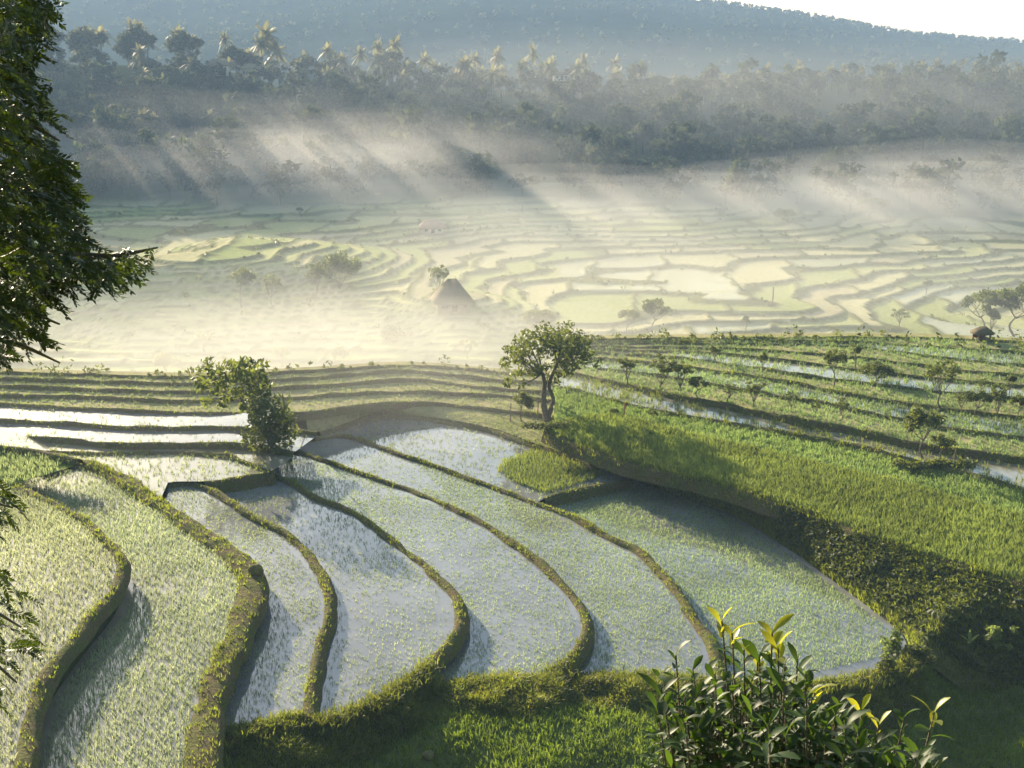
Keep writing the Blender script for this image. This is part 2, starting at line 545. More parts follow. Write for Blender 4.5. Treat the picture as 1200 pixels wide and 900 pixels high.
def height(X, Y, full=False):
    X = np.asarray(X, float).ravel(); Y = np.asarray(Y, float).ravel()
    z = np.empty(len(X))
    near = (Y < 190) & (Y > 25) & (np.abs(X) < 130)
    zn = np.full(len(X), 3.0)
    if near.any():
        zn[near] = idw(X[near], Y[near])
    zn = zn - 0.8
    zt, k, st, f = terraced(X, Y)
    ys = np.interp(X, (-12, 14), (92.5, 99.5)); wv = np.clip((Y - ys) / 68, 0, 1) ** 1.05 * smooth(0, 4, Y - ys)
    z = zn * (1 - wv) + zt * wv
    # camera hillside
    hill = 28.3 * np.clip(1 - Y / 44.0, 0, 1.3) ** 1.35
    z = np.where(Y < 46, np.maximum(hill - 1.0, 0) * smooth(46, 34, Y) + z * (1 - 0.9 * smooth(44, 20, Y)), z)
    # forest hillside
    ry = np.interp(X, _rx, _ry); rz = np.interp(X, _rx, _rz)
    foot = np.interp(X, (-140, -70, 0, 200), (285, 296, 312, 318)) + 14 * fbm(X / 40, 0 * X, 77, 2)
    zf = valley_raw(X, foot)
    t = np.clip((Y - foot) / (ry - foot), 0, 1)
    zh = zf + (rz - zf) * t ** 0.9 + 3.5 * fbm(X / 35, Y / 35, 88, 3) * smooth(0, 0.2, t) * smooth(1.0, 0.7, t)
    wf = smooth(0, 8, Y - foot)
    z = z * (1 - wf) + zh * wf
    # behind the ridge: a hidden dip, then the mountain
    back = rz - 14 * smooth(0, 120, Y - ry)
    z = np.where(Y > ry, back, z)
    mz = np.interp(X, _mx, _mz) + 1.5 * fbm(X / 30, Y / 30, 91, 3)
    ym = 1150 + 60 * fbm(X / 200, 0 * X, 92, 2)
    tm = smooth(560, 1.0, 0 * Y) if False else np.clip((Y - 620) / (ym - 620), 0, 1)
    zm = -5 + (mz + 5) * tm ** 1.15 + 26 * fbm(X / 190 + 5, Y / 240, 93, 3) * np.sin(np.pi * tm) 
    zm = np.where(Y > ym, mz - (Y - ym) * 0.12, zm)
    zm = np.maximum(zm, -20)
    wm = smooth(560, 680, Y)
    z = z * (1 - wm) + zm * wm
    if full:
        return z, zt, k, st, f, wv, wf, foot, ry, wm
    return z


def axis(segs):
    out = [segs[0][0]]
    for a, b, s in segs:
        n = max(1, int(round((b - a) / s)))
        out += list(np.linspace(a, b, n + 1)[1:])
    return np.array(out)


GX = axis([(-1500, -500, 60), (-500, -240, 14), (-240, -140, 3), (-140, -60, 0.9), (-60, 60, 0.75), (60, 140, 0.9), (140, 240, 3), (240, 500, 14), (500, 1500, 60)])
GY = axis([(-50, 0, 6), (0, 30, 1.2), (30, 105, 0.75), (105, 175, 1.6), (175, 325, 0.75), (325, 510, 3), (510, 700, 14), (700, 1200, 9), (1200, 2500, 90)])
# ------------------------------------------------------------------ fields
CARVE = []


def poly_field(name, P, z, mat):
    P = np.asarray(P)[:, :2]
    keep = [0]
    for i in range(1, len(P)):
        if np.linalg.norm(P[i] - P[keep[-1]]) > 0.12:
            keep.append(i)
    P = P[keep]
    from mathutils.geometry import tessellate_polygon
    tri = tessellate_polygon([[Vector((p[0], p[1], 0)) for p in P]])
    T = np.array([t for t in tri])
    V = np.concatenate([P, np.full((len(P), 1), z)], 1)
    CARVE.append((P, z))
    n = np.cross(V[T[:, 1]] - V[T[:, 0]], V[T[:, 2]] - V[T[:, 0]])
    T[n[:, 2] < 0] = T[n[:, 2] < 0][:, ::-1]
    a = Acc(); a.add(V, tris=T)
    for_bvh(a)
    o = a.build(name, mat)
    tag(o, kind="structure")
    return P


def cut(L, px0=None, px1=None, i0=None, i1=None):
    n = len(L)
    return L[int((i0 or 0) * n): int((i1 if i1 is not None else 1) * n)]


def nearest_i(L, p):
    return int(np.argmin(np.linalg.norm(L[:, :2] - p[:2], axis=1)))


def upto(L, p):
    return L[:nearest_i(L, p) + 1]


def from_(L, p):
    return L[nearest_i(L, p):]


PW = {}
left_out = np.array([at(-420, 960, 4.2), at(-420, 560, 4.2)])
PW['A'] = poly_field("paddy_water", np.concatenate([left_out[::-1][1:], left_out[:0], b1[::-1], left_out[1:]]), ZL['A'], M['mud'])
PW['B'] = poly_field("paddy_water", np.concatenate([b1, from_(b2, b2[0])[::-1]]), ZL['B'], M['mud'])
PW['C'] = poly_field("paddy_water", np.concatenate([from_(b2, at(190, 590, 3.25))[:-6], cb, b3[::-1]]), ZL['C'], M['water'])
PW['D'] = poly_field("paddy_water", np.concatenate([from_(b3, at(235, 566, 2.3)), b4[::-1]]), ZL['D'], M['water'])
PW['E'] = poly_field("paddy_water", np.concatenate([upto(b4, at(500, 780, 1.85)), b5[::-1]]), ZL['E'], M['water'])
PW['F'] = poly_field("paddy_water", np.concatenate([upto(b5, at(660, 777, 1.15)), fb2[::-1], b6[::-1]]), ZL['F'], M['water'])
PW['G'] = poly_field("paddy_water", np.concatenate([from_(b6, at(637, 586, .68)), fb[::-1], ge[::-1], b8[::-1]]), ZL['G'], M['water'])
PW['H'] = poly_field("paddy_water", np.concatenate([upto(b6, at(637, 586, .68)), b8, b7[::-1]]), ZL['H'], M['water'])
PW['C2'] = poly_field("paddy_water", np.concatenate([b2[6:nearest_i(b2, at(190, 590, 3.25))], b3[:3], np.array([at(245, 564, 2.45), at(316, 553, 2.45)]), l0[::-1]]), ZL['C2'], M['mud'])


def strip_field(name, front, back, mat, lift=0.0, n=140, m=3, noise=0.0, rise=False):
    A = resample(front, n); B = resample(back, n)
    rows = []
    for t in np.linspace(0, 1, m):
        P = A * (1 - t) + B * t
        P[:, 2] = A[:, 2] + lift + (t * np.maximum(B[:, 2] - 0.3 - A[:, 2], 0) if rise else 0)
        if noise:
            P[:, 2] += noise * fbm(P[:, 0] * 1.3, P[:, 1] * 1.3, 7, 3)
        rows.append(P)
    V = np.concatenate(rows)
    ii = np.arange(m * n).reshape(m, n)
    Q = np.stack([ii[:-1, :-1], ii[:-1, 1:], ii[1:, 1:], ii[1:, :-1]], -1).reshape(-1, 4)
    for k in range(0, n - 10, 10):
        CARVE.append((np.concatenate([A[k:k + 11, :2], B[k:k + 11, :2][::-1]]), A[k:k + 11, 2].min() + lift))
    a = Acc(); a.add(V, quads=Q)
    for_bvh(a)
    o = a.build(name, mat)
    tag(o, kind="structure")
    return A, B


b7x = np.concatenate([b7, r1b[3:]])
SFM = strip_field("field_ground", b7, l3[nearest_i(l3, at(360, 482, 2.7)):], M['field'], 0.1, m=5, rise=True)
SF = {}
SF['R1'] = strip_field("rice_field", r1b, r1t, M['greenfield'])
SF['R2'] = strip_field("rice_field", r1t, r2t, M['greenfield'])
SF['R3'] = strip_field("paddy_water", r2t, r3t, M['mud'])
_mats = ['field', 'mud', 'field', 'mud', 'field', 'field', 'mud', 'field']
_ls = [r3t, r4t, r5t, r6t, r7t, r8t, r9t, r10t, r11t]
for i in range(8):
    SF['R%d' % (i + 4)] = strip_field("terrace_field" if _mats[i] != 'mud' else "paddy_water", _ls[i], _ls[i + 1], M[_mats[i]])
SF['RB'] = strip_field("terrace_field", r11t, r11t + np.array([0, 1.5, 0]), M['field'])
SF['LA'] = strip_field("rice_field", np.concatenate([[at(-320, 575, 4.35)], b1[:14]]), la, M['greenfield'])
SF['L0'] = strip_field("paddy_water", np.concatenate([la[:10], l0]), l1, M['mud'], 0.0)
SF['L1'] = strip_field("paddy_water", l1, l2, M['water'])
SF['L2'] = strip_field("paddy_water", l2[:nearest_i(l2, at(330, 503, 3.1)) + 1], l3[:nearest_i(l3, at(338, 483, 2.9))], M['water'])
SF['L3'] = strip_field("terrace_field", l3, l4, M['field'])
SF['L4'] = strip_field("terrace_field", l4, l5, M['field'])
SF['L5'] = strip_field("terrace_field", l5, l6, M['field'])
SF['L6'] = strip_field("terrace_field", l6, l7, M['field'])
SF['L7'] = strip_field("terrace_field", l7, l7 + np.array([0, 1.2, 0]), M['field'])

# ------------------------------------------------------------------ the ground, one sheet to the horizon, kept below every field
XX, YY = np.meshgrid(GX, GY)
zg, zt, kk, st, ff, wv, wf, foot, ry_, wm = [a.reshape(XX.shape) for a in height(XX, YY, True)]
# crop colour of every terrace of the valley
_cell = XX / 17 + 1.7 * kk + .35 * fbm(XX / 9, YY / 9, 44, 2)
r1_ = _hash(kk.astype(np.int64), np.floor(_cell).astype(np.int64), 3)
edge_ = np.minimum(_cell - np.floor(_cell), 1 - (_cell - np.floor(_cell)))
straw = np.array([0.37, 0.33, 0.20]); pale = np.array([0.29, 0.30, 0.13]); lush = np.array([0.18, 0.22, 0.07]); brown = np.array([0.27, 0.23, 0.16])
crop = np.where((r1_ < 0.35)[..., None], straw, np.where((r1_ < 0.72)[..., None], pale, np.where((r1_ < 0.9)[..., None], lush, brown)))
crop = crop * .6 + np.array([0.28, 0.28, 0.13]) * .4
riser = np.array([0.09, 0.10, 0.035])
rs = np.maximum(smooth(0.0, 0.35, st), 1 - smooth(.02, .05, edge_))[..., None]
tint = crop * (1 - rs) + riser * rs
green = np.array([0.09, 0.11, 0.035])
tint = tint * wv[..., None] + green * (1 - wv[..., None])
woods = np.array([0.045, 0.06, 0.03])
tint = tint * (1 - wf[..., None]) + woods * wf[..., None]
tint = np.where((YY > 560)[..., None], np.array([0.020, 0.030, 0.021]), tint)
wet = ((r1_ > 0.52) & (r1_ < 0.66)) * (1 - rs[..., 0]) * 0.5 * (XX > 10) * (wv > 0.95) * (1 - wf) * (YY < 330)
zg = zg + 0.35 * (1 - smooth(.02, .06, edge_)) * (1 - st) * (wv > .98) * (1 - wf) * (YY < 330)
for P, z in CARVE:
    x0, x1 = P[:, 0].min() - 2, P[:, 0].max() + 2; y0, y1 = P[:, 1].min() - 2, P[:, 1].max() + 2
    sel = (XX > x0) & (XX < x1) & (YY > y0) & (YY < y1)
    if not sel.any(): continue
    mk = np.zeros(XX.shape, bool)
    mk[sel] = inside(P, XX[sel], YY[sel])
    dl = mk.copy()
    dl[1:] |= mk[:-1]; dl[:-1] |= mk[1:]; dl[:, 1:] |= mk[:, :-1]; dl[:, :-1] |= mk[:, 1:]
    zg = np.where(dl, np.minimum(zg, z - 0.3), zg)
acc = Acc()
ny, nx = XX.shape
ii = np.arange(ny * nx).reshape(ny, nx)
Q = np.stack([ii[:-1, :-1], ii[:-1, 1:], ii[1:, 1:], ii[1:, :-1]], -1).reshape(-1, 4)
acc.add(np.stack([XX, YY, zg], -1).reshape(-1, 3), quads=Q, col=tint.reshape(-1, 3))
ground = tag(acc.build("ground", M['valley'], None, True), kind="structure")
ground.data.materials.append(M['mountain'])
_fy = YY[:-1, :-1].ravel() > 560
ground.data.polygons.foreach_set("material_index", _fy.astype(np.int32))
wa = ground.data.attributes.new("wet", 'FLOAT', 'POINT')
wa.data.foreach_set("value", wet.ravel().astype(np.float32))
for_bvh(acc)

# ------------------------------------------------------------------ bunds: earth banks swept along the lines
GRASS_PTS = []          # (points, normals-ish dir, height)


def bund(L, wid=0.45, crest=0.0, drop_r=0.6, drop_l=0.25, side=1, name="earth_bank", grass=True, dens=20, gh=0.16, step=0.35, tintv=(1, 1, 1), lean=0.25):
    """L: crest line; drop_r: fall on the right-hand side when walking along L, drop_l on the left-hand side"""
    P = resample(L, step=step)
    n = len(P)
    tg = np.gradient(P[:, :2], axis=0)
    tg /= np.linalg.norm(tg, axis=1)[:, None] + 1e-9
    rt = np.stack([tg[:, 1], -tg[:, 0]], 1)
    P[:, :2] += rt * (0.42 * fbm(P[:, 0] / 2.6, P[:, 1] / 2.6, 53, 3))[:, None]
    wv_ = wid * (1 + 1.1 * fbm(P[:, 0] / 2.2, P[:, 1] / 2.2, 51, 3))
    hz = 0.3 * fbm(P[:, 0] / 1.6, P[:, 1] / 1.6, 57, 3)
    prof = [(-0.5, -drop_l - 0.25, 0.30), (-0.5, -drop_l * 0.4, 0.12), (-0.42, -0.02, 0), (0.0, 0.05, 0), (0.42, -0.02, 0), (0.5, -drop_r * 0.35, lean * 0.35 * drop_r), (0.52, -drop_r * 0.8, lean * 0.8 * drop_r), (0.56, -drop_r - 0.25, lean * drop_r + .1)]
    V = []
    for j, (u, dz, ex) in enumerate(prof):
        off = u * wv_ + (ex if u > 0 else -ex) + 0.14 * fbm(P[:, 0] * 1.7 + j * 3.7, P[:, 1] * 1.7, 61, 3)
        Vj = np.stack([P[:, 0] + rt[:, 0] * off, P[:, 1] + rt[:, 1] * off, P[:, 2] + crest + dz + hz], 1)
        V.append(Vj)
    V = np.stack(V, 1)
    m = len(prof)
    ii = np.arange(n * m).reshape(n, m)
    Q = np.stack([ii[:-1, :-1], ii[:-1, 1:], ii[1:, 1:], ii[1:, :-1]], -1).reshape(-1, 4)
    a = Acc(); a.add(V.reshape(-1, 3), quads=Q, col=tintv)
    for_bvh(a)
    o = tag(a.build(name, M['bund'], None, True), kind="structure")
    if grass:
        ln = np.linalg.norm(np.diff(P[:, :2], axis=0), axis=1).sum()
        k = int(ln * dens)
        i = RNG.integers(0, n - 1, k); f = RNG.random(k)
        j = RNG.choice(np.arange(1, m - 1), k, p=np.array([.12, .2, .24, .2, .14, .10]))
        g = RNG.random(k)
        p = (V[i, j] * (1 - f)[:, None] + V[i + 1, j] * f[:, None]) * (1 - g)[:, None] + g[:, None] * V[i, np.minimum(j + 1, m - 1)]
        nz = fbm(p[:, 0] / 1.4, p[:, 1] / 1.4, 63, 3) + 0.5
        keep = RNG.random(k) < np.clip(nz * 2 - .35, .08, 1)
        GRASS_PTS.append((p[keep], (gh * (0.45 + 1.1 * nz))[keep]))
    return V


bund(b1, 0.45, 0.02, 1.25, 0.2, gh=0.2)
bund(b2, 1.0, 0.02, 1.05, 0.25, gh=0.22, dens=40)
bund(b3, 0.36, 0, 0.55, 0.2)
bund(b4, 0.4, 0, 0.85, 0.2, gh=0.17)
bund(b5, 0.36, 0, 0.65, 0.2)
bund(b6, 0.4, 0, 0.65, 0.2)
bund(b7[::-1], 0.5, 0, 0.35, 0.35)
bund(b8, 0.45, 0, 0.6, 0.1)
bund(fb, 0.7, 0, 0.7, 0.25, gh=0.3, dens=60, side=-1)
bund(fb2, 0.7, 0, 0.9, 0.25, gh=0.3, dens=60)
bund(cb, 0.7, 0, 0.9, 0.25, gh=0.3, dens=60)
bund(np.array([at(240, 564, 2.5), at(280, 560, 2.5), at(320, 552, 2.5)]), 0.4, 0.0, 0.75, 0.1)
bund(l0, 0.4, 0, 0.3, 0.2)
for L in (r1t, r2t):
    bund(L, 0.4, 0.05, 0.5, 0.15, gh=0.25, dens=18)
for L in (r3t, r4t, r5t, r6t):
    bund(L, 0.28, 0.03, 0.28, 0.15, gh=0.2, dens=12, step=0.5)
for L in (r7t, r8t, r9t, r10t, r11t):
    bund(L, 0.25, 0.02, 0.2, 0.12, gh=0.16, dens=8, step=0.6)
for L in (la, l1, l2):
    bund(L, 0.36, 0.06, 0.35, 0.2, gh=0.18, dens=12, step=0.6)
for L in (l3, l4, l5, l6, l7):
    bund(L, 0.28, 0.04, 0.3, 0.2, gh=0.16, dens=8, step=0.6)


# banks lofted between two lines
MEADOW_PTS = []


def loft(name, A, B, n, m, mat, bulge=0.0, noise=0.35, dens=30, gh=0.3, grass=True, lst=None):
    A = resample(A, n); B = resample(B, n)
    rows = []
    for t in np.linspace(0, 1, m):
        P = A * (1 - t) + B * t
        P[:, 2] += bulge * math.sin(math.pi * t)
        if 0 < t < 1:
            P[:, 2] += noise * 2 * fbm(P[:, 0] * 0.8, P[:, 1] * 0.8, 71, 4) * math.sin(math.pi * t) ** .5
        rows.append(P)
    V = np.stack(rows)
    ii = np.arange(m * n).reshape(m, n)
    Q = np.stack([ii[:-1, :-1], ii[:-1, 1:], ii[1:, 1:], ii[1:, :-1]], -1).reshape(-1, 4)
    a = Acc(); a.add(V.reshape(-1, 3), quads=Q)
    for_bvh(a)
    tag(a.build(name, mat, None, True), kind="structure")
    if grass:
        area = 0.5 * np.linalg.norm(np.cross(V[1:, :-1] - V[:-1, :-1], V[:-1, 1:] - V[:-1, :-1]), axis=-1).sum() * 2
        k = int(area * dens)
        i = RNG.integers(0, m - 1, k); j = RNG.integers(0, n - 1, k); f = RNG.random((k, 1)); g = RNG.random((k, 1))
        p = (V[i, j] * (1 - f) + V[i + 1, j] * f) * (1 - g) + (V[i, j + 1] * (1 - f) + V[i + 1, j + 1] * f) * g
        (GRASS_PTS if lst is None else lst).append((p, np.full(k, gh)))
    return V


gex = np.concatenate([ge + np.array([0.05, 0, -0.2]), [at(1085, 775, -0.5), at(1130, 810, -1.5), at(1200, 830, -2.0), at(1320, 850, -2.4)]])
r1b_s = r1b[nearest_i(r1b, at(743, 545, 2.0)):nearest_i(r1b, at(1420, 760, 2.2))]
RBANK = loft("grass_bank", gex, r1b_s - np.array([0, 0, 0.03]), 90, 12, M['soil'], 0.2, 0.4, 50, 0.36)
bund(r1b, 0.5, 0.06, 0.6, 0.15, gh=0.3, dens=30)
# the bank below the front row of paddies, falling towards the camera's hillside
front = np.concatenate([b4[nearest_i(b4, at(505, 775, 1.85)):nearest_i(b4, at(400, 840, 1.85))][::-1], [at(503, 800, 1.3)], b5[nearest_i(b5, at(660, 777, 1.15)):][::-1], fb2[::-1], fb[::-1]])
front_l = np.concatenate([[at(236, 905, 2.9), at(250, 862, 2.2)], cb, [at(380, 842, 2.0)]])
front_all = np.concatenate([front_l, front])
front_all = resample(catmull(resample(front_all, 60), 3), 160)
low = front_all.copy()
low[:, 1] -= 3.0 + 0.8 * fbm(low[:, 0] / 5, low[:, 1], 5, 2)
low[:, 2] = height(low[:, 0], low[:, 1]) - 0.15
loft("grass_bank", front_all - np.array([0, 0, 0.06]), low, 160, 9, M['soil'], 0.15, 0.7, 70, 0.42, lst=MEADOW_PTS)

_i = RNG.integers(0, len(front_all), 5200)
_c = front_all[_i] + np.stack([RNG.normal(0, .25, 5200), RNG.normal(-.35, .35, 5200), RNG.normal(-.05, .05, 5200)], 1)
_c = _c[RNG.random(5200) * 1.7 < np.clip(fbm(_c[:, 0] / 1.2, _c[:, 1], 68, 3) * 2 + .8, 0, 1)]
MEADOW_PTS.append((_c, np.full(len(_c), .3)))
# a second grassy ledge in the foreground
ledge = line([(420, 868), (470, 858), (540, 846), (580, 838), (615, 838), (645, 852), (660, 872)], -0.35)
bund(ledge, 1.1, 0.1, 0.7, 0.5, gh=0.3, dens=70)


# ------------------------------------------------------------------ grass and rice: tufts of thin blades
def tufts(name, P, h, mat, blades=6, spread=0.09, lean=0.45, wid=0.02, tint_lo=(0.7, 0.75, 0.7), tint_hi=(1.25, 1.15, 1.1), kind="stuff", label=None, cat=None, patch=None):
    P = np.asarray(P); k = len(P)
    h = np.broadcast_to(h, (k,))
    a = RNG.random((k, blades)) * 2 * math.pi
    r = spread * np.sqrt(RNG.random((k, blades)))
    bx = P[:, None, 0] + np.cos(a) * r; by = P[:, None, 1] + np.sin(a) * r
    hh = h[:, None] * (0.65 + 0.7 * RNG.random((k, blades)))
    a2 = a + 0.8 * (RNG.random((k, blades)) - 0.5)
    ln = hh * lean * (0.3 + RNG.random((k, blades)))
    wa_ = RNG.random((k, blades)) * math.pi
    wx = np.cos(wa_) * wid; wy = np.sin(wa_) * wid
    z0 = P[:, None, 2] - 0.03 + 0 * hh
    v0 = np.stack([bx - wx, by - wy, z0], -1); v1 = np.stack([bx + wx, by + wy, z0], -1)
    mx_ = bx + np.cos(a2) * ln * 0.35; my_ = by + np.sin(a2) * ln * 0.35
    v2 = np.stack([mx_ + wx * .8, my_ + wy * .8, z0 + hh * 0.62], -1); v3 = np.stack([mx_ - wx * .8, my_ - wy * .8, z0 + hh * 0.62], -1)
    v4 = np.stack([bx + np.cos(a2) * ln, by + np.sin(a2) * ln, z0 + hh * (1 - 0.25 * lean)], -1)
    V = np.stack([v0, v1, v2, v3, v4], 2).reshape(-1, 3)
    n = k * blades
    b = np.arange(n)[:, None] * 5
    Qd = b + np.array([[0, 1, 2, 3]]); T = b + np.array([[3, 2, 4]])
    if n > 60000:                            # keep the very large tufts lighter: leave out some blades
        sel = np.arange(n) % 4 != 0
        Qd, T = Qd[sel], T[sel]
    c = np.asarray(tint_lo) + (np.asarray(tint_hi) - np.asarray(tint_lo)) * RNG.random((k, 1))
    pt = 0.5 + fbm(P[:, 0] / 3.0, P[:, 1] / 3.0, 13, 3) * 1.2
    c = c * (0.62 + 0.76 * np.clip(pt, 0, 1))[:, None]
    c = np.repeat(c, blades * 5, axis=0)
    A_ = Acc(); A_.add(V, T, Qd, c)
    o = A_.build(name, mat)
    tag(o, label, cat, None, kind)
    return o


def rows_between(Lp, Rp, spacing, along, z, jitter=0.045, margin=0.5):
    """planting rows that swing from one bund to the other"""
    n = 500
    A = resample(Lp, n)[:, :2]; B = resample(Rp, n)[:, :2]
    wmax = np.percentile(np.linalg.norm(A - B, axis=1), 90)
    m = int(wmax / spacing)
    pts = []
    for t in (np.arange(m) + 0.5) / m:
        C_ = A * (1 - t) + B * t
        C_ = resample(C_, step=along)
        wloc = np.linalg.norm(resample(A, len(C_)) - resample(B, len(C_)), axis=1)
        keep = RNG.random(len(C_)) < np.clip(wloc / wmax * 1.3, 0.12, 1)
        keep &= (t * wloc > margin) & ((1 - t) * wloc > margin)
        pts.append(C_[keep])
    P = np.concatenate(pts)
    P = P + RNG.normal(0, jitter, P.shape)
    return np.concatenate([P, np.full((len(P), 1), z)], 1)


def in_px(P, poly):
    """which points fall inside a polygon drawn on the photograph (used to choose which part of a field is planted)"""
    d = P - np.array([0, 0, CAM_H])
    zc = d @ FWD
    px = 600 + 1400 * d[:, 0] / zc
    py = 450 - 1400 * (d @ UPV) / zc
    return inside(np.array(poly, float), px, py)


def thin(P, amt, scale=3.0, seed=3, bias=0.0):
    f = fbm(P[:, 0] / scale, P[:, 1] / scale, seed, 3) + 0.5 + bias
    return P[RNG.random(len(P)) < np.clip(f * 1.5 - 0.05, 0.06, 1) * amt]


def clip_in(P, poly):
    return P[inside(poly, P[:, 0], P[:, 1])]


b1o = b1 + np.array([-11, -1, 0]); b1o2 = b1.copy(); b1o2[:, 0] = np.minimum(b1[:, 0] - 14, -36)
riceL = []
riceA = clip_in(rows_between(b1o2, b1, 0.30, 0.13, ZL['A'] - .02, .06, .15), PW['A'])
riceA = riceA[np.abs(riceA[:, 0]) < .47 * riceA[:, 1] + 2]
tufts("rice_seedlings", thin(riceA, 1.0, 4, 3, 0.25), 0.29, M['rice'], 5, 0.07, 0.5, 0.015, (1.0, 0.9, 1.0), (1.6, 1.4, 1.9), label="dense pale rice seedlings in the leftmost curved paddy", cat="rice")
riceB = clip_in(rows_between(b1, b2[4:], 0.30, 0.13, ZL['B'] - .02, 0.06, 0.45), PW['B'])
tufts("rice_seedlings", thin(riceB, 1.0, 4, 4, 0.22), 0.29, M['rice'], 5, 0.07, 0.5, 0.015, (0.9, 0.9, 1.0), (1.5, 1.35, 1.8), label="dense pale rice rows in the broad paddy behind the wide grassy bank", cat="rice")
riceC = clip_in(rows_between(b2[14:-6], b3, 0.26, 0.105, ZL['C'] - .02), PW['C'])
tufts("rice_seedlings", thin(riceC, 0.8, 2.5, 5, -0.1), 0.19, M['rice'], 4, 0.055, 0.5, 0.011, label="thin patchy rice in the narrow paddy beside the wide bank", cat="rice")
riceD = clip_in(rows_between(b3, b4, 0.26, 0.105, ZL['D'] - .02), PW['D'])
tufts("rice_seedlings", thin(riceD, 0.72, 4, 6, -0.1), 0.19, M['rice'], 4, 0.055, 0.5, 0.011, label="patchy rice seedlings in the paddy crossed by the bushy tree's shadow", cat="rice")
riceE = clip_in(rows_between(b4, b5, 0.26, 0.105, ZL['E'] - .02), PW['E'])
tufts("rice_seedlings", thin(riceE, 0.85, 5, 7, 0.08), 0.19, M['rice'], 4, 0.055, 0.5, 0.011, (0.75, 0.85, 0.75), (1.2, 1.15, 1.1), label="rice seedlings in the long tongue-shaped paddy", cat="rice")
riceF = clip_in(rows_between(b5, b6, 0.26, 0.105, ZL['F'] - .02), PW['F'])
_bare = in_px(riceF, [(350, 500), (460, 520), (520, 575), (350, 560)])
riceF = riceF[~_bare | (RNG.random(len(riceF)) < .22)]
tufts("rice_seedlings", thin(riceF, 0.85, 5, 8, 0.08), 0.19, M['rice'], 4, 0.055, 0.5, 0.011, (0.75, 0.85, 0.75), (1.2, 1.15, 1.1), label="rice seedlings in the long paddy ending behind the leafy shrub", cat="rice")
riceG = clip_in(rows_between(b6[nearest_i(b6, at(637, 586, .68)):], ge, 0.25, 0.11, ZL['G'] - .02), PW['G'])
tufts("rice_seedlings", thin(riceG, 0.95, 5, 9, 0.14), 0.22, M['rice'], 5, 0.055, 0.45, 0.011, (0.7, 0.85, 0.75), (1.15, 1.15, 1.05), label="greener rice in the wide paddy below the dark grass bank", cat="rice")
riceH = clip_in(rows_between(b6[:nearest_i(b6, at(637, 586, .68))], b7, 0.26, 0.2, ZL['H'] - .02), PW['H'])
inH = in_px(riceH, [(590, 540), (640, 525), (690, 540), (712, 552), (700, 562), (640, 580), (600, 565), (583, 552)])
tufts("rice_seedlings", riceH[inH], 0.42, M['rice_green'], 7, 0.09, 0.4, 0.018, label="clump of taller bright rice in the far corner of the upper flooded paddy", cat="rice")
tufts("rice_seedlings", thin(riceH[~inH], 0.30, 5, 10), 0.24, M['rice'], 5, 0.08, 0.5, 0.014, label="sparse seedlings in the upper flooded paddy below the spreading tree", cat="rice")


def strip_points(key, dens, zoff=0.0, xlim=75):
    A, B = SF[key]
    n = len(A)
    seg = np.linalg.norm(A[:-1, :2] - B[:-1, :2], axis=1) * np.linalg.norm(np.diff(A[:, :2], axis=0), axis=1)
    k = int(seg.sum() * dens)
    i = RNG.choice(n - 1, k, p=seg / seg.sum())
    f = RNG.random((k, 1)); t = RNG.random((k, 1))
    pa = A[i] * (1 - f) + A[i + 1] * f; pb = B[i] * (1 - f) + B[i + 1] * f
    p = pa * (1 - t) + pb * t
    p[:, 2] = pa[:, 2] + zoff
    if key == 'M':
        p[:, 2] += t[:, 0] * np.maximum(pb[:, 2] - .3 - pa[:, 2], 0)
    # only what the photograph can see or nearly so
    return p[np.abs(p[:, 0]) < 0.5 * p[:, 1] + 3]


tufts("rice_crop", strip_points('R1', 34), 0.5, M['rice_green'], 6, 0.12, 0.35, 0.022, (0.8, 0.85, 0.8), (1.2, 1.15, 1.1), label="dense bright green rice filling the long field above the dark bank", cat="rice")
tufts("rice_crop", strip_points('R2', 20), 0.32, M['rice'], 6, 0.12, 0.4, 0.018, (0.6, 0.75, 0.4), (1.0, 1.05, 0.7), label="paler green rice in the second field behind the bright green one", cat="rice")
tufts("rice_seedlings", thin(strip_points('R3', 8), 0.8, 4, 21), 0.35, M['rice_green'], 6, 0.1, 0.45, 0.018, label="thin rice in the shaded strip below the row of small trees", cat="rice")
TL = {'R4': "pale growth on the terrace just above the hedge row of small trees", 'R5': "pale growth on the second terrace above the hedge row", 'R6': "pale growth on the third terrace above the hedge row", 'R7': "thin growth on the wet fourth terrace above the hedge row", 'R8': "pale growth on the fifth terrace above the hedge row", 'R9': "pale growth on the sixth terrace above the hedge row", 'R10': "pale growth on the seventh terrace above the hedge row", 'R11': "pale growth on the topmost terrace before the misty valley"}
for key, dens in (('R4', 8), ('R5', 10), ('R6', 8), ('R7', 5), ('R8', 7), ('R9', 6), ('R10', 8), ('R11', 6)):
    tufts("terrace_grass", thin(strip_points(key, dens * 1.6), 1.0, 6, 29, .1), 0.3, M['rice'], 5, 0.11, 0.5, 0.02, (0.55, 0.7, 0.45), (0.95, 1.0, 0.8), label=TL[key], cat="grass")
tufts("rice_crop", strip_points('LA', 14), 0.35, M['rice'], 6, 0.12, 0.4, 0.018, label="pale rice in the small corner field at the left edge", cat="rice")
P_ = clip_in(np.concatenate([RNG.uniform((-45, 60), (0, 95), (9000, 2)), np.full((9000, 1), ZL['C2'] - .02)], 1), PW['C2'])
tufts("rice_seedlings", P_, 0.26, M['rice'], 5, 0.09, 0.5, 0.016, label="pale rice in the small paddy left of the bushy tree", cat="rice")
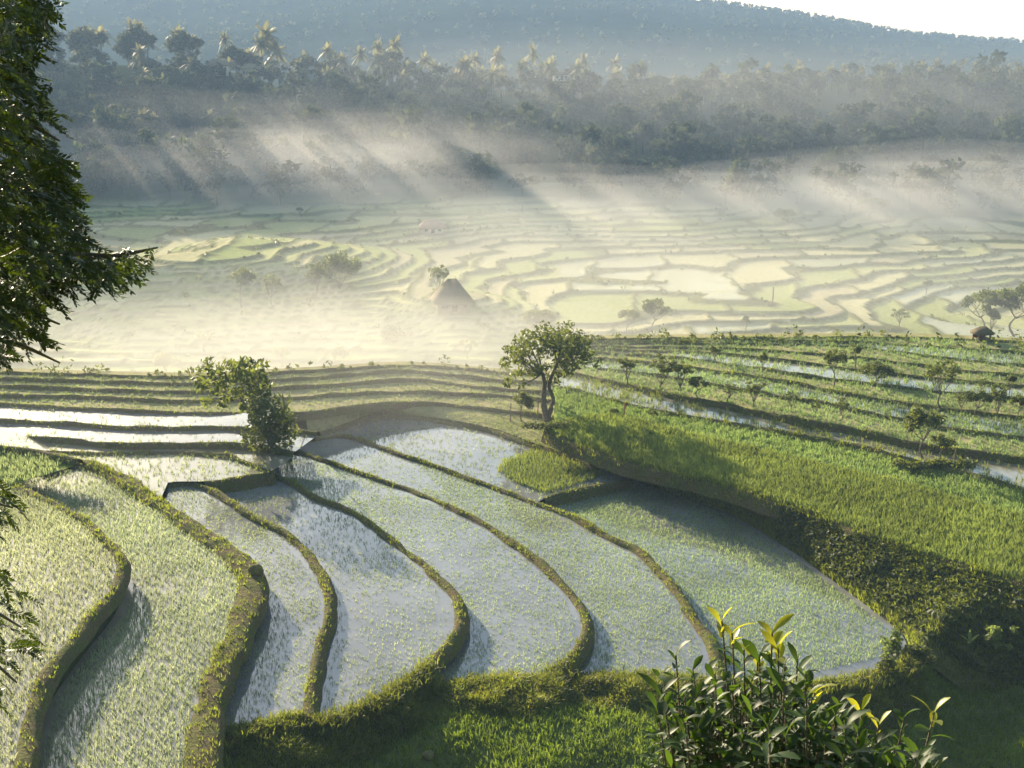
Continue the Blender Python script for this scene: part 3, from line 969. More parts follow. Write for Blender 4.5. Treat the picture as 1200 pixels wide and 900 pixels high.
for key in ('L0', 'L1', 'L2'):
    P_ = strip_points(key, 5)
    tufts("rice_seedlings", thin(P_, 0.4, 5, 23), 0.2, M['rice'], 5, 0.08, 0.5, 0.014, label={'L0': "scattered seedlings in the front strip of water at the far left", 'L1': "scattered seedlings in the middle strip of water at the far left", 'L2': "scattered seedlings in the rear strip of water at the far left"}[key], cat="rice")
TL2 = {'L3': "dry grass on the first dry terrace behind the strips of water", 'L4': "dry grass on the second dry terrace behind the strips of water", 'L5': "dry grass on the third dry terrace behind the strips of water", 'L6': "dry grass on the last dry terrace before the misty dip"}
SF['M'] = (SFM[0], SFM[1])
_k = strip_points('M', 22)
tufts("terrace_grass", thin(_k, 1.0, 4, 33, .1), 0.24, M['rice'], 5, 0.11, 0.5, 0.02, (0.6, 0.65, 0.5), (1.0, 0.95, 0.8), label="dry grass between the upper flooded paddy and the dry terraces", cat="grass")
for key in ('L3', 'L4', 'L5', 'L6'):
    tufts("terrace_grass", thin(strip_points(key, 9), 1.0, 6, 30, .1), 0.22, M['rice'], 5, 0.11, 0.5, 0.02, (0.6, 0.65, 0.5), (1.0, 0.95, 0.8), label=TL2[key], cat="grass")

# foreground meadow below the front bank
FX = RNG.uniform(-26, 34, 48000); FY = RNG.uniform(33, 58, 48000)
FZ = height(FX, FY)
mid = np.concatenate([front_all[:, :2], [[40, 33], [-30, 33]]])
ok = inside(np.array([*front_all[:, :2].tolist(), [front_all[-1, 0] + 12, front_all[-1, 1]], [60, 30], [-30, 30], [front_all[0, 0], front_all[0, 1] - 6]]), FX, FY)
P_ = np.stack([FX, FY, FZ], 1)[ok & (np.abs(FX) < .47 * FY + 2) & (FY > 37)]
tufts("meadow_grass", P_, 0.34, M['meadow'], 6, 0.12, 0.5, 0.022, (0.7, 0.85, 0.7), (1.25, 1.3, 1.0), label="lush green grass on the ledge below the front paddies", cat="grass")

MPT = np.concatenate([p for p, h in MEADOW_PTS])
mn = fbm(MPT[:, 0] / 1.1, MPT[:, 1] / 1.1, 65, 3) + .5
tufts("tall_bank_grass", MPT, .34 * (.4 + 1.3 * mn), M['meadow'], 6, .12, .7, .024, (0.55, 0.6, 0.4), (1.5, 1.2, 1.2), label="tall tufted grass on the bank right below the front paddies", cat="grass")
GP = np.concatenate([p for p, h in GRASS_PTS]); GH = np.concatenate([np.broadcast_to(h, (len(p),)) for p, h in GRASS_PTS])
vis = np.abs(GP[:, 0]) < 0.5 * GP[:, 1] + 4
GP, GH = GP[vis], GH[vis]
tufts("bank_grass", GP, GH, M['grass'], 5, 0.1, 0.6, 0.02, (0.75, 0.75, 0.6), (1.35, 1.3, 1.0), label="rough yellow-green grass growing along the earth banks", cat="grass")

BVH = BVHTree.FromPolygons([tuple(v) for v in np.concatenate(BVH_V).tolist()], BVH_F)


def on_ground(px, py):
    d = ray(px, py)
    h, nrm, idx, dist = BVH.ray_cast(Vector((0, 0, CAM_H)), Vector(d), 3000)
    return np.array(h) if h is not None else at_y(px, py, 300)


def drop_z(x, y):
    h, nrm, idx, dist = BVH.ray_cast(Vector((x, y, 200)), Vector((0, 0, -1)), 600)
    return h[2] if h is not None else 0.0


# ------------------------------------------------------------------ leaf clouds and trees
def leaf_cloud(acc, centers, radii, counts, size, flat=0.75, tint_lo=0.7, tint_hi=1.3, up=0.35, shell=0.5):
    """small folded leaves scattered in uneven clumps"""
    for c, r, k in zip(centers, radii, counts):
        k = int(k)
        if k < 1: continue
        d = RNG.normal(size=(k, 3)); d /= np.linalg.norm(d, axis=1)[:, None]
        rr = (shell + (1 - shell) * RNG.random(k)) * (0.85 + 0.3 * RNG.random(k))
        p = np.asarray(c) + d * rr[:, None] * np.array([r, r, r * flat])
        nrm = d * 0.6 + RNG.normal(size=(k, 3)) * 0.7 + np.array([0, 0, up])
        nrm /= np.linalg.norm(nrm, axis=1)[:, None]
        t = np.cross(nrm, RNG.normal(size=(k, 3))); t /= np.linalg.norm(t, axis=1)[:, None]
        b = np.cross(nrm, t)
        s = size * (0.6 + 0.8 * RNG.random((k, 1)))
        V = np.stack([p - t * s, p + b * s * 0.42, p + t * s - nrm * s * .2, p - b * s * 0.42], 1).reshape(-1, 3)
        Qd = np.arange(k)[:, None] * 4 + np.array([[0, 1, 2, 3]])
        cl = (tint_lo + (tint_hi - tint_lo) * RNG.random((k, 1))) * (0.85 + 0.3 * RNG.random())
        acc.add(V, quads=Qd, col=np.repeat(np.concatenate([cl, cl, cl * .9], 1), 4, axis=0))


def branch_tree(h, spread, trunk_h, tr, n_main=5, seed=1, lean=(0, 0), sides=7, clumps=26, leaves=70, leaf=0.16, crown_flat=0.55, clump_r=0.22, crown_shift=(0, 0), gap=0.0):
    """trunk and limbs as one mesh, crown as another; metres, base at the origin"""
    rs_ = np.random.default_rng(seed)
    tk = Acc(); cr = Acc()
    top = np.array([lean[0], lean[1], trunk_h])
    mid_ = top * np.array([0.4, 0.4, 0.5]) + rs_.normal(0, 0.04 * h, 3) * np.array([1, 1, 0])
    tube(tk, catmull(np.array([[0, 0, -0.25], [0, 0, 0.02], mid_, top]), 4), np.linspace(tr * 1.5, tr * 0.75, 13) if True else None, sides, wob=0.25)
    ctr = []; rad = []
    ch = h - trunk_h
    for i in range(clumps):
        a = rs_.random() * 2 * math.pi
        rr = math.sqrt(rs_.random()) * spread
        zz = trunk_h + ch * (0.18 + 0.72 * (1 - crown_flat * (rr / spread) ** 2) * (0.45 + 0.55 * rs_.random()))
        ctr.append(np.array([top[0] + crown_shift[0] + rr * math.cos(a), top[1] + crown_shift[1] + rr * math.sin(a), zz]))
        rad.append(clump_r * spread * (0.75 + 0.6 * rs_.random()))
    ctr = np.array(ctr)
    order = rs_.permutation(clumps)[:n_main * 3]
    mains = []
    for i in range(n_main):
        e = ctr[order[i]]
        m1 = top * 0.55 + e * 0.45 + np.array([0, 0, -0.06 * h]) + rs_.normal(0, .05 * spread, 3)
        pts = catmull(np.array([top - np.array([0, 0, 0.04 * h]), m1, e]), 5)
        tube(tk, pts, np.linspace(tr * 0.6, tr * 0.16, len(pts)), max(5, sides - 2))
        mains.append(pts)
    for i in range(n_main, min(len(order), n_main * 3)):
        pm = mains[i % n_main]; s0 = pm[len(pm) // 2]
        e = ctr[order[i]]
        pts = np.array([s0, (s0 + e) / 2 + rs_.normal(0, 0.05 * spread, 3), e])
        tube(tk, pts, [tr * .28, tr * .18, tr * .08], 4)
    cnt = leaves * (np.array(rad) / np.mean(rad)) ** 2
    leaf_cloud(cr, ctr, rad, cnt * 1.3, leaf, 0.8)
    return tk, cr


def place_tree(name, px, py, label, cat, tk, cr, group=None, mat_leaf='leaf', rot=0.0, scale=(1, 1, 1), extra_parts=(), loc=None):
    loc = on_ground(px, py) if loc is None else loc
    root = empty(name, loc)
    root.rotation_euler.z = rot
    root.scale = scale
    tag(root, label, cat, group)
    tk.build("trunk", M['bark'], root, True)
    cr.build("crown", M[mat_leaf], root)
    return root


# --- the spreading tree in the middle of the picture
p0 = on_ground(641, 494)
s_ = np.linalg.norm(p0 - np.array([0, 0, CAM_H])) / 1400        # metres per photo pixel there
tk, cr = Acc(), Acc()
def L2(dx, dy, dd=0.0):                                          # photo-pixel offset at the tree's own distance
    return np.array([dx * s_, dd, dy * s_])
tube(tk, catmull(np.array([L2(0, -4), L2(0, 2), L2(-3, 14, .1), L2(-4, 30, .1), L2(-3, 46, .0), L2(-6, 60, -.2)]), 4), np.linspace(.30, .13, 21), 9, wob=.3)
tube(tk, catmull(np.array([L2(0, 4, .1), L2(5, 16, .25), L2(7, 28, .3), L2(2, 42, .2), L2(6, 56, .3), L2(12, 70, .4)]), 4), np.linspace(.22, .10, 21), 8, wob=.3)
clumps = []
for (x, y, r) in [(-42, 84, 12), (-36, 92, 13), (-24, 100, 14), (-10, 104, 14), (6, 104, 15), (22, 106, 14), (36, 100, 15), (44, 92, 13), (54, 86, 9), (-30, 78, 12), (-14, 90, 15), (2, 92, 15), (18, 92, 16), (34, 86, 14), (46, 78, 12), (-44, 68, 9), (-34, 60, 10), (-22, 62, 11), (-8, 66, 11), (-46, 56, 7), (16, 76, 13), (30, 72, 12), (20, 60, 11), (8, 56, 9), (34, 64, 8), (60, 74, 6), (-52, 76, 6)]:
    for dd in (-1.4, 0.1, 1.5):
        f = 1 - 0.12 * abs(dd)
        clumps.append((L2(x * f + RNG.normal(0, 3), y + RNG.normal(0, 2.5), dd + RNG.normal(0, .35)), r * s_ * (0.65 + .4 * RNG.random())))
for i in range(0, len(clumps), 4):
    e = clumps[i][0]
    s0 = L2(-6, 60, -.2) if e[0] < 0 else L2(12, 70, .4)
    pts = catmull(np.array([s0, (s0 + e) / 2 + np.array([0, 0, -.15]), e]), 4)
    tube(tk, pts, np.linspace(.08, .02, len(pts)), 5)
leaf_cloud(cr, [c for c, r in clumps], [r for c, r in clumps], [46 * (r / .75) ** 2 + 10 for c, r in clumps], 0.17, 0.6)
place_tree("spreading_tree", 641, 494, "broad-crowned tree with a twisted double trunk standing alone above the flooded paddies", "tree", tk, cr)

# --- the leaning bushy tree left of it, the dense bush at its foot, the banana plant and the pole
p1 = on_ground(312, 512)
s_ = np.linalg.norm(p1 - np.array([0, 0, CAM_H])) / 1400
tk, cr = Acc(), Acc()
for pts in ([L2(-6, -3), L2(-10, 10), L2(-16, 26), L2(-24, 42), L2(-34, 60)], [L2(-6, -3), L2(-8, 12), L2(-12, 30), L2(-14, 50), L2(-18, 72)], [L2(-4, -2), L2(-4, 16), L2(-2, 40), L2(-6, 66)]):
    P = catmull(np.array(pts), 4); tube(tk, P, np.linspace(.13, .03, len(P)), 7, wob=.2)
clumps = []
for (x, y, r) in [(-70, 74, 8), (-62, 84, 9), (-54, 74, 11), (-48, 62, 10), (-44, 84, 9), (-36, 72, 12), (-28, 82, 11), (-18, 88, 9), (-14, 76, 12), (-6, 84, 9), (-2, 70, 10), (-22, 62, 12), (-10, 56, 11), (-34, 50, 9), (-58, 50, 7), (-66, 62, 7), (-24, 40, 8), (-46, 42, 6), (6, 60, 8)]:
    for dd in (-0.9, 0.4):
        clumps.append((L2(x + RNG.normal(0, 2), y + RNG.normal(0, 2), dd + RNG.normal(0, .3)), r * s_ * (0.8 + .4 * RNG.random())))
leaf_cloud(cr, [c for c, r in clumps], [r for c, r in clumps], [20 * (r / .55) ** 2 + 7 for c, r in clumps], 0.24, 0.9, 0.8, 1.4)
place_tree("bushy_tree", 312, 512, "leaning leafy tree with several thin trunks over a dense bush", "tree", tk, cr)

tk, cr = Acc(), Acc()
tube(tk, np.array([L2(0, -4), L2(1, 14), L2(-2, 34)]), [.14, .1, .05], 6)
clumps = [(L2(x + RNG.normal(0, 2), y + RNG.normal(0, 2), RNG.normal(0, .6)), r * s_) for (x, y, r) in [(-14, 8, 13), (0, 8, 14), (14, 6, 13), (-18, 22, 12), (-4, 22, 15), (10, 20, 14), (-16, 36, 12), (-4, 38, 13), (10, 34, 13), (-12, 50, 10), (0, 52, 10), (12, 46, 10), (20, 30, 9), (-22, 12, 9), (22, 14, 10)] for _ in range(2)]
leaf_cloud(cr, [c for c, r in clumps], [r for c, r in clumps], [90 * (r / .75) ** 2 for c, r in clumps], 0.16, 0.95)
place_tree("bush", 318, 524, "dense dark rounded bush at the foot of the leaning leafy tree", "bush", tk, cr)

root = empty("banana_plant", on_ground(336, 500)); tag(root, "small plant with upright broad leaves behind the dense bush", "plant")
a_ = Acc(); tube(a_, np.array([[0, 0, -.1], [0, 0, .8], [.03, 0, 1.6]]), [.11, .09, .05], 7); a_.build("stem", M['leaf'], root)
for k, (ang, ln_, tilt) in enumerate([(0.2, 1.7, .35), (1.4, 1.5, .6), (2.6, 1.6, .5), (3.6, 1.4, .7), (4.6, 1.6, .3), (5.5, 1.5, .75)]):
    a_ = Acc(); n_ = 7
    t_ = np.linspace(0, 1, n_)
    out_ = tilt * ln_ * t_ ** 1.2; up_ = ln_ * (t_ - .35 * tilt * t_ ** 2)
    wd = .2 * np.sin(np.pi * np.clip(t_ * .92 + .08, 0, 1)) ** .7
    cx_, cy_ = math.cos(ang), math.sin(ang)
    mid_ = np.stack([out_ * cx_, out_ * cy_, 1.35 + up_], 1)
    sd = np.array([-cy_, cx_, 0.25])
    V = np.stack([mid_ - wd[:, None] * sd, mid_ + np.array([0, 0, -.03]), mid_ + wd[:, None] * np.array([cy_ * -1 * -1, -cx_ * -1 * -1, .25]) ], 1)
    V[:, 2] = mid_ + wd[:, None] * np.array([cy_, -cx_, .25])
    ii = np.arange(n_ * 3).reshape(n_, 3)
    Qd = np.stack([ii[:-1, :-1], ii[:-1, 1:], ii[1:, 1:], ii[1:, :-1]], -1).reshape(-1, 4)
    a_.add(V.reshape(-1, 3), quads=Qd, col=(1.3, 1.3, 1.1)); a_.build("leaf", M['leaf'], root)

a_ = Acc(); pb_ = on_ground(358, 513); q_ = pb_ + np.array([-0.85, 0, 1.7])
tube(a_, np.array([pb_ - [0, 0, .2], (pb_ + q_) / 2 + [0.03, 0, 0], q_]), [.05, .045, .035], 6)
tag(a_.build("wooden_pole", M['wood']), "thin bare pole leaning to the left against the dense bush", "pole")

# --- small things round the spreading tree
tk, cr = branch_tree(2.2, 0.85, 1.15, .05, 4, 5, clumps=12, leaves=70, leaf=.12, crown_flat=.5, clump_r=.38)
place_tree("small_tree", 611, 494, "tiny umbrella-shaped tree left of the broad-crowned tree", "tree", tk, cr)
HB = Acc(); hp = on_ground(640, 503)
for k in range(9):
    leaf_cloud(HB, [hp + np.array([-1.6 + .38 * k, RNG.normal(0, .1), .28])], [.34], [110], .1, .9)
tag(HB.build("low_hedge", M['leaf']), "low dark hedge on the bank under the broad-crowned tree", "hedge", kind="thing")
for (x, y, hgt, lab, c_) in [(598, 494, 1.5, "thin upright stake left of the tiny umbrella-shaped tree", 'wood'), (630, 492, 1.5, "thin upright stake between the tiny tree and the broad-crowned tree", 'wood'), (731, 488, 1.1, "short reddish stake at the upper edge of the bright green rice", 'redcloth'), (1118, 541, 1.0, "short dark stake in the grass right of the twin-trunked tree", 'wood'), (905, 358, 3.6, "tall thin post standing alone on the misty valley terraces", 'wood'), (612, 250, 2.5, "pale slim post on the far misty fields", 'wood')]:
    a_ = Acc(); b_ = on_ground(x, y)
    r_ = .05 if hgt < 2 else .16
    tube(a_, np.array([b_ - [0, 0, .3], b_ + [.02, 0, hgt * .5], b_ + [.05, .02, hgt]]), [r_, r_ * .9, r_ * .75], 6, wob=.2)
    tag(a_.build("stake" if hgt < 2 else "wooden_post", M[c_]), lab, "stake" if hgt < 2 else "post")

# --- small trees of the right-hand terraces and the valley: (px, py, height px, width px, trunk fraction, label)
PROTO = {}
def proto(kind, v):
    key = (kind, v)
    if key not in PROTO:
        if kind == 'round':
            tk, cr = branch_tree(5, 1.7, 1.9, .09, 5, 100 + v, (RNG.normal(0, .2), 0), clumps=22, leaves=52, leaf=.17, crown_flat=.45, clump_r=.30)
        elif kind == 'umbrella':
            tk, cr = branch_tree(5, 2.0, 3.0, .10, 6, 200 + v, (RNG.normal(0, .3), 0), clumps=20, leaves=46, leaf=.17, crown_flat=.6, clump_r=.28)
        elif kind == 'vase':
            tk, cr = branch_tree(5, 1.5, 1.0, .09, 7, 300 + v, (0, 0), clumps=24, leaves=40, leaf=.16, crown_flat=-.3, clump_r=.26)
        elif kind == 'open':
            tk, cr = branch_tree(5, 1.5, 1.5, .08, 7, 400 + v, (RNG.normal(0, .3), 0), clumps=24, leaves=20, leaf=.16, crown_flat=.3, clump_r=.24)
        elif kind == 'tall':
            tk, cr = branch_tree(5, .95, 1.5, .08, 5, 500 + v, (RNG.normal(0, .1), 0), clumps=22, leaves=46, leaf=.15, crown_flat=.35, clump_r=.36)
        else:  # bush
            tk, cr = branch_tree(5, 3.4, .6, .12, 7, 600 + v, clumps=34, leaves=60, leaf=.24, crown_flat=.5, clump_r=.26)
        W = {'round': 3.9, 'umbrella': 4.6, 'vase': 3.5, 'open': 3.4, 'tall': 2.4, 'bush': 7.8}[kind]
        PROTO[key] = (tk.mesh("trunk", M['bark'], True), cr.mesh("crown", M['leaf']), W)
    return PROTO[key]


def small_tree(px, py, hpx, wpx, kind, label, group=None, name=None, v=None, cat=None):
    tkm, crm, W = proto(kind, RNG.integers(0, 3) if v is None else v)
    b_ = on_ground(px, py)
    while group == VG and b_[1] < 165:      # valley trees stand on the valley floor, not on the near bank
        py -= 2; b_ = on_ground(px, py)
    mpp = np.linalg.norm(b_ - np.array([0, 0, CAM_H])) / 1400
    hh = hpx * mpp / 5.0; ww = wpx * mpp / W
    root = empty(name or ("bush" if kind == 'bush' else "small_tree"), b_)
    root.scale = (ww, ww, hh)
    root.rotation_euler.z = RNG.random() * 6.28
    tag(root, label, cat or ("bush" if kind == 'bush' else "tree"), group)
    link("trunk", tkm, root); link("crown", crm, root)
    return root


TG = "small trees along the right-hand terraces"
VG = "trees standing in the misty valley"
for t in [
    (1081, 538, 64, 42, 'round', "tall leafy tree with twin bare trunks on the dark mound at right", TG),
    (1103, 538, 31, 28, 'round', "little round-headed tree close beside the twin-trunked tree", TG),
    (1103, 480, 62, 40, 'open', "spreading dark-crowned tree on a slender trunk, above the twin-trunked tree", TG),
    (977, 454, 50, 25, 'round', "slender tree with an oval crown, paired with a shorter columnar one", TG),
    (1003, 432, 30, 15, 'tall', "short columnar tree beside the slender oval-crowned one", TG),
    (1027, 446, 22, 40, 'bush', "wide low bush right of the slender oval-crowned tree", TG),
    (1143, 491, 36, 30, 'round', "first dark round tree in the row of three at the right edge", TG),
    (1168, 492, 36, 24, 'vase', "middle dark tree in the row of three at the right edge", TG),
    (1193, 493, 32, 20, 'round', "last dark tree in the row of three, cut by the right edge", TG),
    (1124, 484, 26, 18, 'open', "small faint tree left of the row of three dark trees", TG),
    (985, 493, 30, 22, 'open', "sparse ragged young tree on the terrace edge below the slender oval-crowned tree", TG),
    (956, 489, 20, 14, 'open', "tiny thin sapling left of the sparse ragged young tree", TG),
    (927, 483, 26, 20, 'open', "sparse young tree at the right end of the hedge row", TG),
    (883, 476, 27, 26, 'vase', "dark vase-shaped small tree in the middle of the hedge row", TG),
    (853, 473, 25, 30, 'open', "open twiggy small tree in the hedge row", TG),
    (818, 466, 27, 26, 'round', "round dark small tree joining the hedge row's bushy pair", TG),
    (797, 460, 36, 30, 'vase', "right-hand tree of the bushy pair in the hedge row", TG),
    (775, 456, 36, 34, 'vase', "left-hand tree of the bushy pair in the hedge row", TG),
    (735, 450, 30, 28, 'vase', "vase-shaped small tree at the left end of the hedge row", TG),
    (765, 492, 13, 12, 'round', "tiny shrub on the edge above the bright green rice", TG),
    (720, 486, 9, 12, 'bush', "low round shrub beside the short reddish stake", TG),
    (893, 442, 32, 10, 'tall', "thin leggy sapling above the middle of the hedge row", TG),
    (838, 425, 20, 14, 'vase', "small vase-shaped tree left of the thin leggy sapling", TG),
    (802, 412, 17, 14, 'round', "tiny round tree on the upper terrace edge near the mist", TG),
    (1183, 460, 24, 14, 'tall', "narrow tree above the row of three at the right edge", TG),
    (1150, 462, 20, 14, 'open', "small open tree left of the narrow tree at the right edge", TG),
    (873, 398, 22, 12, 'tall', "faint narrow tree at the foot of the misty valley, near the upper terraces", VG),
    (768, 402, 44, 34, 'round', "hazy round tree on a thin trunk beyond the upper terraces", VG),
    (735, 398, 34, 24, 'round', "fainter hazy tree left of the hazy round tree", VG),
    (283, 360, 46, 36, 'umbrella', "flat-topped tree, leftmost of the three lone trees on the knoll", VG),
    (320, 360, 42, 24, 'open', "thin sparse tree, middle of the three lone trees on the knoll", VG),
    (371, 350, 40, 28, 'vase', "vase-shaped tree, rightmost of the three lone trees on the knoll", VG),
    (632, 385, 26, 44, 'bush', "hazy bush behind the top of the broad-crowned tree", VG),
    (330, 430, 26, 22, 'round', "faint sapling in the mist behind the dense bush", VG),
    (240, 412, 26, 26, 'open', "ghostly small tree in the mist above the leaning leafy tree", VG),
    (460, 402, 22, 32, 'bush', "ghostly low bush in the mist below the thatched hut", VG),
    (548, 420, 26, 24, 'open', "ghostly ragged sapling in the mist left of the broad-crowned tree", VG),
    (400, 425, 20, 26, 'bush', "ghostly bush in the mist right of the faint sapling", VG),
    (195, 440, 24, 26, 'bush', "ghostly bush at the end of the misty terraces on the left", VG),
    (1053, 386, 26, 22, 'open', "faint tree beside a bright flooded field beyond the terraces", VG),
    (1147, 398, 54, 42, 'round', "leafy tree shading the small red shelter", VG),
    (1160, 398, 34, 18, 'tall', "dark narrow tree right of the small red shelter", VG),
    (1188, 396, 58, 50, 'round', "large leafy tree at the right edge above the terraces", VG),
    (1215, 398, 70, 50, 'round', "large tree mostly cut off by the right edge", VG),
    (1020, 256, 26, 34, 'round', "hazy round tree at the foot of the forest on the right", VG),
    (918, 258, 14, 28, 'bush', "faint bush on the far fields at the foot of the forest", VG),
    (752, 240, 16, 16, 'round', "faint little tree where the mist meets the far fields", VG),
    (352, 254, 12, 10, 'tall', "tiny dark tree on a sunlit patch at the forest foot", VG),
    (398, 338, 42, 54, 'bush', "dim leafy thicket behind the vase-shaped tree on the knoll", VG),
    (1085, 345, 20, 12, 'tall', "small faint tree on the scalloped terraces far right", VG)]:
    small_tree(*t[:5], t[5], t[6])
VX = RNG.uniform(-110, 120, 5200); VY = RNG.uniform(178, 318, 5200)
_, _, st_v, f_v = terraced(VX, VY)
okv = (f_v > 0.8) & (np.abs(VX) < .46 * VY) & (RNG.random(5200) < .75)
VX, VY = VX[okv], VY[okv]; VZ = height(VX, VY)
a_ = Acc()
for x, y, z in zip(VX, VY, VZ):
    r_ = RNG.choice([.35, .6, 1.0], p=[.55, .33, .12])
    leaf_cloud(a_, [np.array([x, y, z + r_ * .4])], [r_], [14], .34, .8)
tag(a_.build("valley_scrub", M['leaf']), "scattered weeds and scrub along the edges of the misty valley terraces", "scrub", kind="stuff")
a_ = Acc()
for L in (l7, r11t, r10t):
    Pm = resample(L, step=.5)
    for p in Pm:
        if abs(p[0]) < .5 * p[1] and RNG.random() < .55:
            r_ = RNG.choice([.15, .3, .5, .9], p=[.45, .33, .16, .06])
            leaf_cloud(a_, [p + np.array([RNG.normal(0, .3), RNG.normal(.3, .5), r_ * .6])], [r_], [10 + 22 * r_], .16, .9)
tag(a_.build("terrace_scrub", M['leaf']), "ragged weeds and low scrub along the brow of the near terraces", "scrub", kind="stuff")
# grassy mound under the twin-trunked tree
mp = on_ground(1095, 546)
a_ = Acc()
leaf_cloud(a_, [mp + np.array([x, RNG.normal(0, .3), .15]) for x in np.linspace(-2.2, 2.4, 9)], [.55] * 9, [150] * 9, .14, .5)
tag(a_.build("low_shrubbery", M['leaf']), "dark low growth round the foot of the twin-trunked tree", "shrubbery", kind="thing")

# --- creeping crop on the right bank, weeds in front
V = RBANK
k = 9000
i = RNG.integers(2, V.shape[0] - 1, k); j = RNG.integers(30, V.shape[1] - 1, k)
p = V[i, j] + (V[i, j + 1] - V[i, j]) * RNG.random((k, 1))
a_ = Acc(); 
for c in np.array_split(p + np.array([0, 0, .12]), 60):
    leaf_cloud(a_, list(c[::6]), [.34] * len(c[::6]), [18] * len(c[::6]), .15, .5, .6, 1.3, up=.9)
tag(a_.build("creeping_crop", M['leaf']), "dark leafy creeping plants covering the broad bank at lower right", "ground cover", kind="stuff")
for (x, y, hgt, rr, n_, lab, ml) in [(1048, 765, 1.1, .55, 420, "bright yellow-green weed clump at the corner of the green paddy", 'rice_green'), (1075, 772, .9, .6, 380, "leafy weed clump right of the bright yellow-green one", 'leaf'), (1038, 786, .7, .35, 200, "small dark weed on the bank at the paddy's end", 'leaf'), (1170, 760, 1.1, 1.0, 520, "bright leafy weeds below the creeping plants at the right edge", 'rice_green')]:
    b_ = on_ground(x, y); a_ = Acc()
    root = empty("weed_clump", b_); tag(root, lab, "weeds")
    cs = [np.array([RNG.normal(0, rr * .5), RNG.normal(0, rr * .4), .1 + hgt * RNG.random() * .9]) for _ in range(14)]
    leaf_cloud(a_, cs, [.26] * 14, [n_ / 14] * 14, .13, .9, up=.8)
    a_.build("leaves", M[ml], root)
    st_ = Acc()
    for c in cs[:7]:
        tube(st_, np.array([[c[0] * .3, c[1] * .3, -.1], c * .6, c]), [.02, .015, .008], 4)
    st_.build("stems", M['bark'], root)
# spiky plant with pale broad leaves on the right bank
root = empty("spiky_plant", on_ground(1135, 762)); tag(root, "small plant with a few pale pointed leaves on the dark right bank", "plant")
for ang, ln_, el in [(0.1, .75, .9), (1.3, .8, 1.1), (2.9, .75, .8), (4.2, .6, .6), (5.3, .7, 1.0)]:
    a_ = Acc(); t_ = np.linspace(0, 1, 5); wd = .1 * np.sin(np.pi * (t_ * .9 + .1))
    d_ = np.array([math.cos(ang) * math.cos(el), math.sin(ang) * math.cos(el), math.sin(el)]); sd = np.array([-math.sin(ang), math.cos(ang), 0])
    md = np.array([0, 0, .45]) + t_[:, None] * ln_ * d_ - np.array([0, 0, .15]) * t_[:, None] ** 2
    V = np.concatenate([md - sd * wd[:, None], md + sd * wd[:, None]])
    a_.add(V, quads=[(i, i + 1, i + 6, i + 5) for i in range(4)], col=(1.2, 1.2, 1.2)); a_.build("leaf", M['rice_green'], root)
a_ = Acc(); tube(a_, np.array([[0, 0, -.2], [0, 0, .2], [0, 0, .48]]), [.03, .03, .02], 5); a_.build("stem", M['bark'], root)

# stones
def stone(px, py, r, label, flat=.7):
    import bmesh
    bm = bmesh.new(); bmesh.ops.create_icosphere(bm, subdivisions=3, radius=1)
    V = np.array([v.co[:] for v in bm.verts]); F = np.array([[v.index for v in f.verts] for f in bm.faces]); bm.free()
    n = 1 + .5 * fbm(V[:, 0] * 1.3 + px, V[:, 1] * 1.3 + V[:, 2] * 1.1, 99, 3)
    V = V * n[:, None] * np.array([r, r * .8, r * flat])
    a = Acc(); a.add(V, tris=F)
    o = a.build("stone", M['stone'], None, True); o.location = tuple(on_ground(px, py) + np.array([0, 0, r * flat * .45]))
    tag(o, label, "stone")
stone(502, 888, .30, "mossy yellowish stone in the grass at the bottom of the picture")
stone(300, 672, .40, "dark rounded lump of earth and stone at the bend of the wide bank", .9)

# ------------------------------------------------------------------ buildings
def box(acc, lo, hi, col=(1, 1, 1)):
    x0, y0, z0 = lo; x1, y1, z1 = hi
    V = [(x0, y0, z0), (x1, y0, z0), (x1, y1, z0), (x0, y1, z0), (x0, y0, z1), (x1, y0, z1), (x1, y1, z1), (x0, y1, z1)]
    acc.add(V, quads=[(0, 3, 2, 1), (4, 5, 6, 7), (0, 1, 5, 4), (1, 2, 6, 5), (2, 3, 7, 6), (3, 0, 4, 7)], col=col)


def hip_roof(acc, w_, d_, z0, h_, ridge, th=.25):
    for zz, top in ((z0, False), (z0 + th, True)):
        pass
    V = [(-w_, -d_, z0), (w_, -d_, z0), (w_, d_, z0), (-w_, d_, z0), (-w_, -d_, z0 + th), (w_, -d_, z0 + th), (w_, d_, z0 + th), (-w_, d_, z0 + th), (-ridge, 0, z0 + h_), (ridge, 0, z0 + h_)]
    acc.add(V, tris=[(5, 6, 9), (7, 4, 8)], quads=[(0, 3, 2, 1), (0, 1, 5, 4), (1, 2, 6, 5), (2, 3, 7, 6), (3, 0, 4, 7), (4, 5, 9, 8), (6, 7, 8, 9)])


